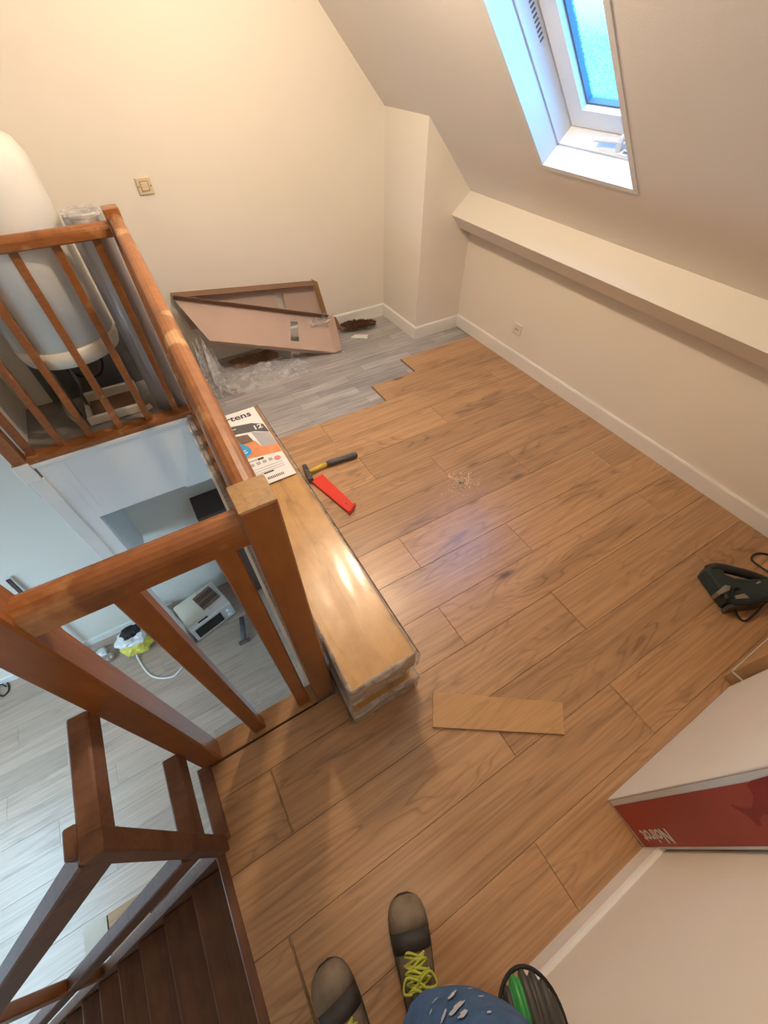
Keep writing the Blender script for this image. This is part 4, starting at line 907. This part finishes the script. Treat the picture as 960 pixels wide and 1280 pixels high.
for k, (x, y, r_) in enumerate(((562, 1233, .016), (566, 1246, .014), (572, 1262, .02), (580, 1270, .014), (545, 1252, .009), (602, 1248, .006), (588, 1238, .006), (556, 1272, .012), (540, 1266, .007), (612, 1268, .006))):
    d = ray(x, y).normalized(); hit = bt.ray_cast(CAMP+d*.2, d)
    if hit[0] is None: continue
    n_ = hit[1]; n_ = n_ if n_.dot(d) < 0 else -n_; e1 = n_.orthogonal().normalized(); e1 = (e1*math.cos(k*1.9)+n_.cross(e1)*math.sin(k*1.9)).normalized(); e2 = n_.cross(e1); r_ *= .75; bm = bmesh.new()
    ring_ = [bm.verts.new(hit[0]+n_*.0025+(e1*math.cos(t)+e2*math.sin(t)*.8)*r_*(1+.7*noise.noise(Vector((math.cos(t)*2, math.sin(t)*2, k*3.1))))) for t in [k2*.4488 for k2 in range(14)]]
    bm.faces.new(ring_); obj('paint_spot', bm, 'paint_spot', body)
phone = thing('phone', 'black phone held up in both hands', 'phone', CAMP-fwd*.03)
cphn = CAMP-fwd*.016-upv*.05
bm = bmesh.new()
hexa(bm, [cphn+rgt*sx*.038+upv*sy*.078-fwd*dz for dz in (0, .008) for sx, sy in ((-1, -1), (1, -1), (1, 1), (-1, 1))]); obj('phone_body', bm, 'glass_black', phone)

# ribbed pad hanging at the side of the right trouser leg
pc = fl(668, 1290, 0.40)
pd = thing('ribbed_pad', 'black ribbed pad with a bright green patch beside the blue trousers', 'pad', (pc.x, pc.y, .36))
ax_u = (fl(700, 1262, .4)-fl(640, 1274, .4)).normalized(); ax_v = Vector((-ax_u.y, ax_u.x, 0))
bm = bmesh.new(); g = {}; nu, nv = 64, 22
for i in range(nu):
    for k in range(nv):
        a2 = math.pi*(i/(nu-1)); b2 = math.pi*(k/(nv-1)-.5)
        u_, v_, w_ = -math.cos(a2), math.sin(b2)*math.sin(a2), math.cos(b2)*math.sin(a2)
        gr = 1-.13*(0.5+0.5*math.cos(i*2*math.pi/7.0))**2
        g[i, k] = bm.verts.new(pc+ax_u*(u_*.062)+ax_v*(v_*.082*gr)+Vector((0, 0, w_*.045*gr)))
for i in range(nu-1):
    for k in range(nv-1):
        f = bm.faces.new((g[i, k], g[i+1, k], g[i+1, k+1], g[i, k+1])); f.material_index = 1 if 21 <= i < 29 and k > 8 else 0
bmesh.ops.remove_doubles(bm, verts=bm.verts, dist=1e-5); bmesh.ops.recalc_face_normals(bm, faces=bm.faces)
obj('ribbed_shell', bm, ['grip_rubber', 'green'], pd, smooth=True)
obj('trim_edge', tube(bmesh.new(), [pc+ax_u*(.064*math.cos(a2))+ax_v*(.084*math.sin(a2)) for a2 in [2*math.pi*k/40 for k in range(41)]], .004, 6), 'rubber', pd, smooth=True)
obj('strap', bar(bmesh.new(), pc-ax_u*.06, Vector((0.03, -0.335, .42)), .03, .006), 'rubber', pd)

# ------------------------------------------------------------------ lamps
def lamp(name, label, loc, power, r_, light):
    t_ = thing(name, label, 'ceiling lamp', loc)
    x, y, z = loc
    obj('ceiling_rose', lathe(bmesh.new(), (x, y, 2.42), [(0.05, -.03), (.055, 0)], 20), 'white_plastic', t_)
    obj('flex', tube(bmesh.new(), [(x, y, 2.40), (x, y, z+.09)], .004, 6), 'white_plastic', t_)
    obj('socket', lathe(bmesh.new(), (x, y, z), [(0.018, .035), (0.02, .09)], 16), 'white_plastic', t_)
    obj('bulb', lathe(bmesh.new(), (x, y, z), [(0.0, -.04), (.02, -.034), (.03, -.015), (.03, .005), (.016, .036)], 20), 'bulb_glow', t_, smooth=True).name = 'bulb_'+light
    l = bpy.data.lights.new(light, 'POINT'); l.energy = power; l.color = (1.0, 0.79, 0.56); l.shadow_soft_size = r_
    o_ = bpy.data.objects.new(light, l); COL.objects.link(o_); o_.parent = t_; o_.location = (0, 0, -.09)
lamp('ceiling_lamp', 'bare warm bulb hanging from the ceiling over the long balustrade', (0.74, 1.70, 2.18), 54, .05, 'lamp_room_offscreen')
lamp('ceiling_lamp', 'bare warm bulb hanging from the ceiling above the photographer', (0.02, -0.34, 2.28), 5.5, .06, 'lamp_landing_offscreen')
